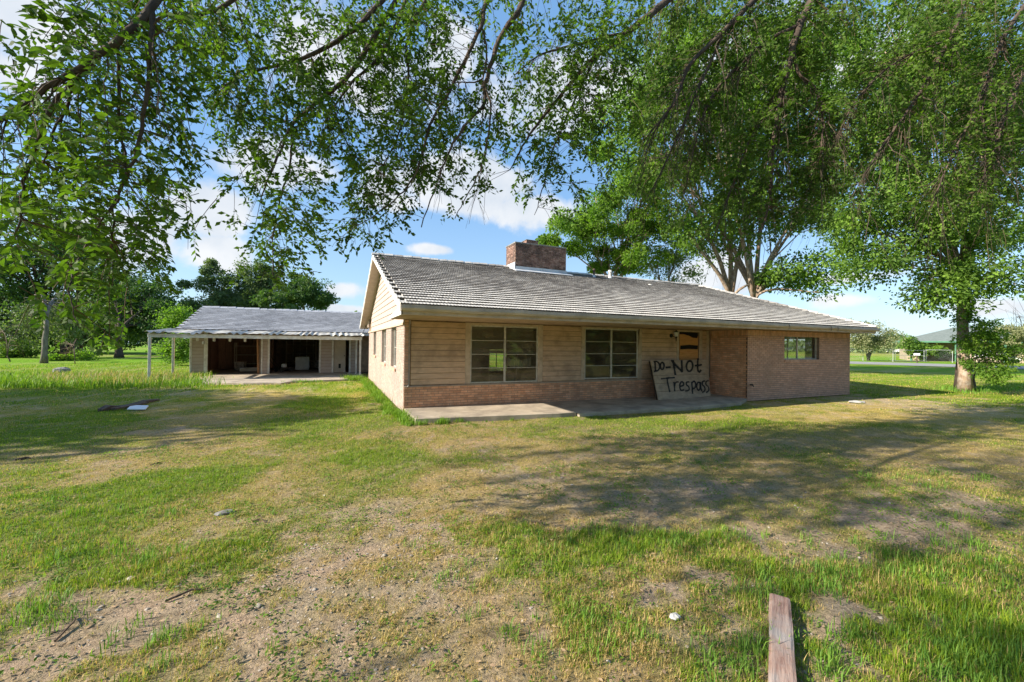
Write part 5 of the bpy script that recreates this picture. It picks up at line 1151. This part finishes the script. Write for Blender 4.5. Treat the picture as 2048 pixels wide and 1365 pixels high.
# ------------------------------------------------------------------ the big tree overhead: limbs, drooping twigs and leaves
OT = thing('overhanging_tree', 'large tree overhead whose drooping branches hang into the top of the view', 'tree', (3.4, -15.0, 0))
ob = np.array([3.4, -15.0, 0])
MB().tube([(0, 0, 0), (0, .05, 1.2), (-.1, .1, 3.), (-.2, .3, 4.6)], [.62, .45, .40, .36], 16).build('trunk', M['bark'], OT, smooth=True)
BR = [  # (px, py, distance) way points with start and end radius
 ([(420, -330, 4.2), (350, -120, 3.6), (300, 20, 3.2), (190, 115, 3.0), (95, 175, 2.9), (0, 240, 2.8), (-80, 280, 2.8)], .032, .008),
 ([(420, -330, 4.2), (330, -120, 3.5), (306, 30, 3.2), (296, 160, 3.1), (272, 300, 3.1), (232, 400, 3.1), (222, 480, 3.1)], .020, .004),
 ([(190, 115, 3.0), (110, 210, 3.0), (70, 290, 3.0), (45, 380, 3.0), (35, 470, 3.0)], .018, .004),
 ([(300, 20, 3.2), (180, 130, 3.1), (130, 220, 3.1), (90, 320, 3.1)], .014, .004),
 ([(235, 90, 3.1), (240, 250, 3.2), (250, 360, 3.2), (180, 480, 3.0), (140, 560, 2.7), (145, 630, 2.6)], .010, .002),
 ([(700, -300, 6.0), (560, -80, 5.2), (430, 20, 4.8), (345, 30, 4.6), (240, 60, 4.4)], .03, .008),
 ([(1050, -320, 7.0), (850, -100, 6.0), (730, 40, 5.4), (620, 110, 5.2), (520, 140, 5.0), (450, 170, 5.0)], .04, .006),
 ([(850, -100, 6.0), (720, 120, 5.3), (640, 200, 5.2), (585, 248, 5.1), (550, 330, 5.0), (520, 400, 5.0)], .03, .004),
 ([(585, 248, 5.1), (580, 330, 5.1), (560, 400, 5.1), (545, 480, 5.0), (548, 560, 4.8)], .012, .003),
 ([(850, -100, 6.0), (800, 30, 5.6), (760, 110, 5.5), (700, 170, 5.4), (655, 230, 5.3)], .026, .006),
 ([(900, -80, 6.0), (820, 60, 5.6), (816, 150, 5.6), (800, 260, 5.5), (770, 330, 5.4)], .022, .004),
 ([(1120, -200, 6.2), (1045, 5, 5.4), (1008, 60, 5.3), (985, 120, 5.2), (970, 170, 5.2), (968, 210, 5.2), (940, 240, 5.1), (905, 290, 5.0), (880, 350, 5.0), (842, 455, 4.9)], .034, .004),
 ([(970, 170, 5.2), (981, 215, 5.1), (975, 280, 5.0), (960, 340, 5.0), (935, 390, 5.0), (908, 438, 5.0)], .012, .003),
 ([(985, -60, 5.6), (965, 40, 5.3), (945, 90, 5.2), (905, 170, 5.2), (860, 250, 5.1), (835, 340, 5.0), (790, 400, 5.0), (720, 450, 4.9)], .026, .003),
 ([(968, 60, 5.3), (972, 120, 5.25), (960, 160, 5.2), (915, 165, 5.2)], .012, .005),
 ([(1700, -350, 9.0), (1450, -100, 8.0), (1330, 5, 7.4), (1255, 65, 7.1), (1195, 110, 7.0), (1130, 180, 6.8), (1060, 270, 6.6), (1020, 340, 6.4)], .07, .005),
 ([(1255, 65, 7.1), (1150, 90, 7.0), (1080, 110, 6.8), (1030, 150, 6.6)], .022, .005),
 ([(1195, 110, 7.0), (1150, 200, 6.9), (1110, 290, 6.8), (1085, 380, 6.6), (1070, 430, 6.5)], .018, .003),
 ([(1800, -350, 9.5), (1560, -60, 8.2), (1450, 60, 7.8), (1380, 130, 7.6), (1350, 200, 7.5), (1290, 280, 7.3)], .06, .006),
 ([(1800, -350, 9.5), (1640, -30, 8.4), (1600, 50, 8.2), (1580, 120, 8.1), (1560, 200, 8.1), (1545, 300, 8.0), (1540, 400, 8.0), (1520, 470, 7.9)], .08, .006),
 ([(1600, 50, 8.2), (1540, 80, 8.1), (1470, 140, 8.0), (1420, 200, 7.9), (1390, 290, 7.8), (1370, 380, 7.7)], .035, .004),
 ([(1585, 100, 8.1), (1600, 150, 8.1), (1632, 180, 8.1), (1645, 240, 8.0), (1640, 320, 8.0)], .03, .005),
 ([(1560, 200, 8.1), (1500, 280, 8.0), (1470, 360, 7.9), (1440, 440, 7.8), (1420, 500, 7.7)], .02, .003),
 ([(1450, 60, 7.8), (1400, 170, 7.7), (1330, 330, 7.5), (1280, 420, 7.4)], .022, .003),
 ([(2250, -350, 9.5), (1980, -80, 8.6), (1900, 80, 8.2), (1830, 200, 8.0), (1760, 300, 7.9), (1700, 400, 7.8)], .05, .004),
 ([(2250, -350, 9.5), (2080, -40, 8.4), (2000, 90, 8.1), (1960, 200, 8.0), (1900, 320, 7.9), (1860, 420, 7.8)], .045, .004),
 ([(2250, -350, 9.5), (2120, 40, 8.2), (2040, 160, 8.0), (2000, 260, 8.0), (1960, 380, 7.9)], .04, .004),
 ([(1900, 80, 8.2), (1800, 120, 8.1), (1720, 190, 8.0), (1680, 260, 7.9)], .02, .004),
]
def crspline(P, n=6):
    P = [np.asarray(p, float) for p in P]; Q = [2*P[0]-P[1]]+P+[2*P[-1]-P[-2]]; o = []
    for i in range(1, len(Q)-2):
        for k in range(n):
            s_ = k/n; o.append(.5*((2*Q[i])+(-Q[i-1]+Q[i+1])*s_+(2*Q[i-1]-5*Q[i]+4*Q[i+1]-Q[i+2])*s_**2+(-Q[i-1]+3*Q[i]-3*Q[i+1]+Q[i+2])*s_**3))
    return o+[P[-1]]
anchors = []; adir = []
for (wp, ra, rb) in BR:
    pts = crspline([at(*q) for q in wp]); rs = np.linspace(ra*1.2, rb*1.5, len(pts))
    pts = [p_+RNG.normal(0, .006, 3) for p_ in pts]
    MB().tube([p_-ob for p_ in pts], list(rs), 7).build('branch', M['bark'], OT, smooth=True)
    for i, p_ in enumerate(pts[2:]): anchors.append(p_); adir.append(pts[i+2]-pts[i+1])
for i, (wp, ra, rb) in enumerate(BR):                      # limbs that carry the branches, behind and above the camera
    if wp[0][1] <= -190:
        e = at(*wp[0])-ob; s0 = np.array([-.2, .3, 4.4]); MB().tube(list(bez(s0, s0+[0, 0, 2.2], e+[0, -.6, .9], e, 9)), list(np.linspace(.17, ra, 9)), 9).build('limb', M['bark'], OT, smooth=True)
bare = MB()
for bi, (wp, ra, rb) in enumerate(BR):
    rightside = min(q[0] for q in wp[1:]) > 1150; pts = crspline([at(*q) for q in wp]); rs = np.linspace(ra, rb, len(pts))
    for _ in range(36 if rightside else 7):
        k = RNG.integers(len(pts)//4, len(pts)-1); a = pts[k]; d = pts[k+1]-pts[k-1]; d /= np.linalg.norm(d); L_ = RNG.uniform(.7, 2.3) if rightside else RNG.uniform(.4, 1.1)
        e = a+(d*RNG.uniform(.3, .8)+RNG.normal(0, .22, 3)+np.array([0, 0, -RNG.uniform(.35, .9)]))*L_*.8
        if proj(e)[1] > (560 if rightside else 470): continue
        path = bez(a, a+d*L_*.3, a+(e-a)*.6+[0, 0, .12*L_], e, 8); path[1:-1] += RNG.normal(0, .012*L_, (6, 3)); r_ = min(rs[k]*.55, .010 if rightside else .007)
        bare.tube([p_-ob for p_ in path], list(np.linspace(r_, .002, 8)), 4, False)
        for q in range(3):
            j = RNG.integers(2, 7); f_ = path[j]+(path[min(j+1, 7)]-path[j])*RNG.uniform(1, 3)+RNG.normal(0, .10*L_, 3); bare.tube([path[j]-ob, (path[j]+f_)/2-ob+[0, 0, .02], f_-ob], [r_*.45, r_*.3, .0015], 3, False)
bare.build('bare_twigs', M['bark'], OT, kind='stuff')
anchors = np.array(anchors); adir = np.array(adir); adir /= np.linalg.norm(adir, axis=1, keepdims=True)
DENS = ["26789886765788 455678888888746 66788", "14679986767888 445688888888736 66788", "35768986677898 346788888888746 67778", "56766887678898 456778888888756 67778",
        "67885765788898 556777888888756 67778", "67887726876788 647766788888745 67778", "78888616636888 544754688888635 66778", "88878604735775 424443578888523 56667",
        "88888601675741 101300136777312 45555", "77776502654510 000000034431000 23443", "35765202730000 000000000110000 01221", "03653000410000 000000000000000 00000",
        "03740000100000 000000000000000 00000", "01430000000000 000000000000000 00000"]
LV = []; LD = []; LS = []; tw = MB()
def colz(c):
    if c < 3: return 2.5, 3.6
    if c < 6: return 2.9, 4.3
    if c < 10: return 4.2, 5.8
    if c < 16: return 4.8, 6.2
    if c < 20: return 6.0, 7.6
    return 7.6, 9.6
def cluster(P, S, z, n, ls):
    """a drooping twig from S to P with leaves along it and on short side shoots"""
    v = P-S; ln = np.linalg.norm(v)+1e-6; mid = S+v*.5+np.array([0, 0, .10*ln])+RNG.normal(0, .05*ln, 3)
    path = bez(S, S+(mid-S)*.8, P+np.array([0, 0, .25*ln])*.6, P, 6); r = .0022+.0009*ln
    tw.tube([p_-ob for p_ in path], [r*1.5, r*1.3, r*1.1, r, r*.8, r*.5], 3, False)
    ns = max(2, n//7); k = 0
    for s_ in range(ns):
        t_ = RNG.uniform(.35, 1.); i = min(4, int(t_*5)); a = path[i]*(1-(t_*5-i))+path[min(i+1, 5)]*(t_*5-i)
        d = (path[min(i+1, 5)]-path[i]); d /= np.linalg.norm(d)+1e-6; d = d*.8+RNG.normal(0, .55, 3)+np.array([0, 0, -.25]); d /= np.linalg.norm(d); L_ = ls*RNG.uniform(1.8, 4.5)
        tw.tube([a-ob, a+d*L_-ob], [r*.6, r*.35], 3, False); m_ = n//ns
        for j in range(m_):
            q = (j+.6)/m_; side = 1 if j % 2 else -1; pr = np.cross(d, [0, 0, 1.]); pr /= np.linalg.norm(pr)+1e-6
            LV.append(a+d*L_*q); LD.append(d*.75+pr*side*.85+RNG.normal(0, .3, 3)+[0, 0, -.2]); LS.append(ls*RNG.uniform(.65, 1.2))
for ri, row in enumerate(DENS):
    row = row.replace(' ', '')
    row = (row+'0'*32)[:32]
    for ci, ch_ in enumerate(row):
        dn = int(ch_)
        if not dn: continue
        z0, z1 = colz(ci); ls = .066 if ci < 6 else .074 if ci < 16 else .086
        zz = (z0+z1)/2; area = .7*ls*ls*.45*(FPX/zz)**2*.6; N = (dn/9)**1.5*(2.7 if ci < 6 else 3.1 if ci < 16 else 3.0)*3200/area; per = 18 if ci < 6 else 26
        for _ in range(int(N/per+RNG.random())):
            px, py, z = 64*(ci+RNG.uniform(-.1, 1.1)), 50*(ri+RNG.uniform(-.2, 1.0)), RNG.uniform(z0, z1); P = at(px, py, z)
            dd = anchors-P; q = np.linalg.norm(dd*[1, 1, .6], axis=1)+np.where(anchors[:, 2] < P[2]-.05, 1.5, 0); i = int(np.argmin(q)); dist = np.linalg.norm(anchors[i]-P)
            mx_ = .65 if z < 4.5 else 1.
            if dist > mx_: S_ = P+(anchors[i]-P)/dist*mx_*.3+np.array([RNG.normal(0, .1), RNG.normal(0, .1), mx_*.4])
            else: S_ = anchors[i]
            cluster(P, S_, z, per, ls)
nvis = len(LV)
# the rest of the crown, above and behind the view
for _ in range(900):
    P = np.array([RNG.uniform(-9.5, 5), RNG.uniform(-12, -2), RNG.uniform(5.2, 8.5)]); d = P-CAM; zf = d@_F2
    if zf > .1:
        x_, y_, z_ = proj(P)
        if y_ > -70 and -150 < x_ < 2200: continue
    cluster(P, P+np.array([RNG.normal(0, .4), RNG.normal(0, .4), .7]), 6, 26, .085)
for _ in range(26):  # unseen leaf clumps added to throw dappled shade on the right foreground
    c_ = np.array([RNG.uniform(-13.5, -5.5), RNG.uniform(-8.5, -2.5), RNG.uniform(5.8, 8.6)])
    for _k in range(20):
        P = c_+RNG.normal(0, .5, 3)*[1, 1, .7]; d = P-CAM
        if d@_F2 > .1:
            x_, y_, z_ = proj(P)
            if y_ > -70 and -150 < x_ < 2200: continue
        cluster(P, P+(c_-P)*.6+[0, 0, .5], 6, 26, .085)
tw.build('twigs', M['twig'], OT, kind='stuff')
LV = np.array(LV); LD = np.array(LD); LS = np.array(LS); LD /= np.linalg.norm(LD, axis=1, keepdims=True)
# the 300 leaves that show largest are objects of their own
dd = LV-CAM; zz = dd@_F2; sx = 1024+FPX*(dd@_R3)/zz; sy_ = 682.5-FPX*(dd@_U3)/zz
score = np.where((zz > 0) & (sx > 0) & (sx < 2048) & (sy_ > 0), LS/np.maximum(zz, .1), 0); top = np.argsort(-score)[:300]; rest = np.ones(len(LV), bool); rest[top] = False
lm = MB().add([(0, 0, 0), (.20, .18, .03), (.45, .24, .05), (.75, .14, .03), (1, 0, -.06), (.75, -.14, .03), (.45, -.24, .05), (.20, -.18, .03), (.45, 0, 0)],
              [(0, 1, 8), (1, 2, 8), (2, 3, 8), (3, 4, 8), (4, 5, 8), (5, 6, 8), (6, 7, 8), (7, 0, 8)]).mesh('leaf', M['leaf_near'])
for i in top:
    q = Vector(LD[i]).to_track_quat('X', 'Z').to_matrix().to_4x4(); s_ = float(LS[i]*1.1)
    place(lm, 'leaf', OT, Matrix.Translation(Vector(LV[i]-ob))@q@Matrix.Rotation(float(RNG.uniform(-1.2, 1.2)), 4, 'X')@Matrix.Diagonal((s_, s_, s_, 1)))
V, F = leaf_quads(LV[rest]-ob, LD[rest], LS[rest], LS[rest]*.50)
np_mesh('foliage', V, F, M['leaf_near'], OT, kind='stuff')
print('leaves', len(LV), 'bytes tris', sum(len(o.data.polygons) for o in COL.objects if o.type == 'MESH'))
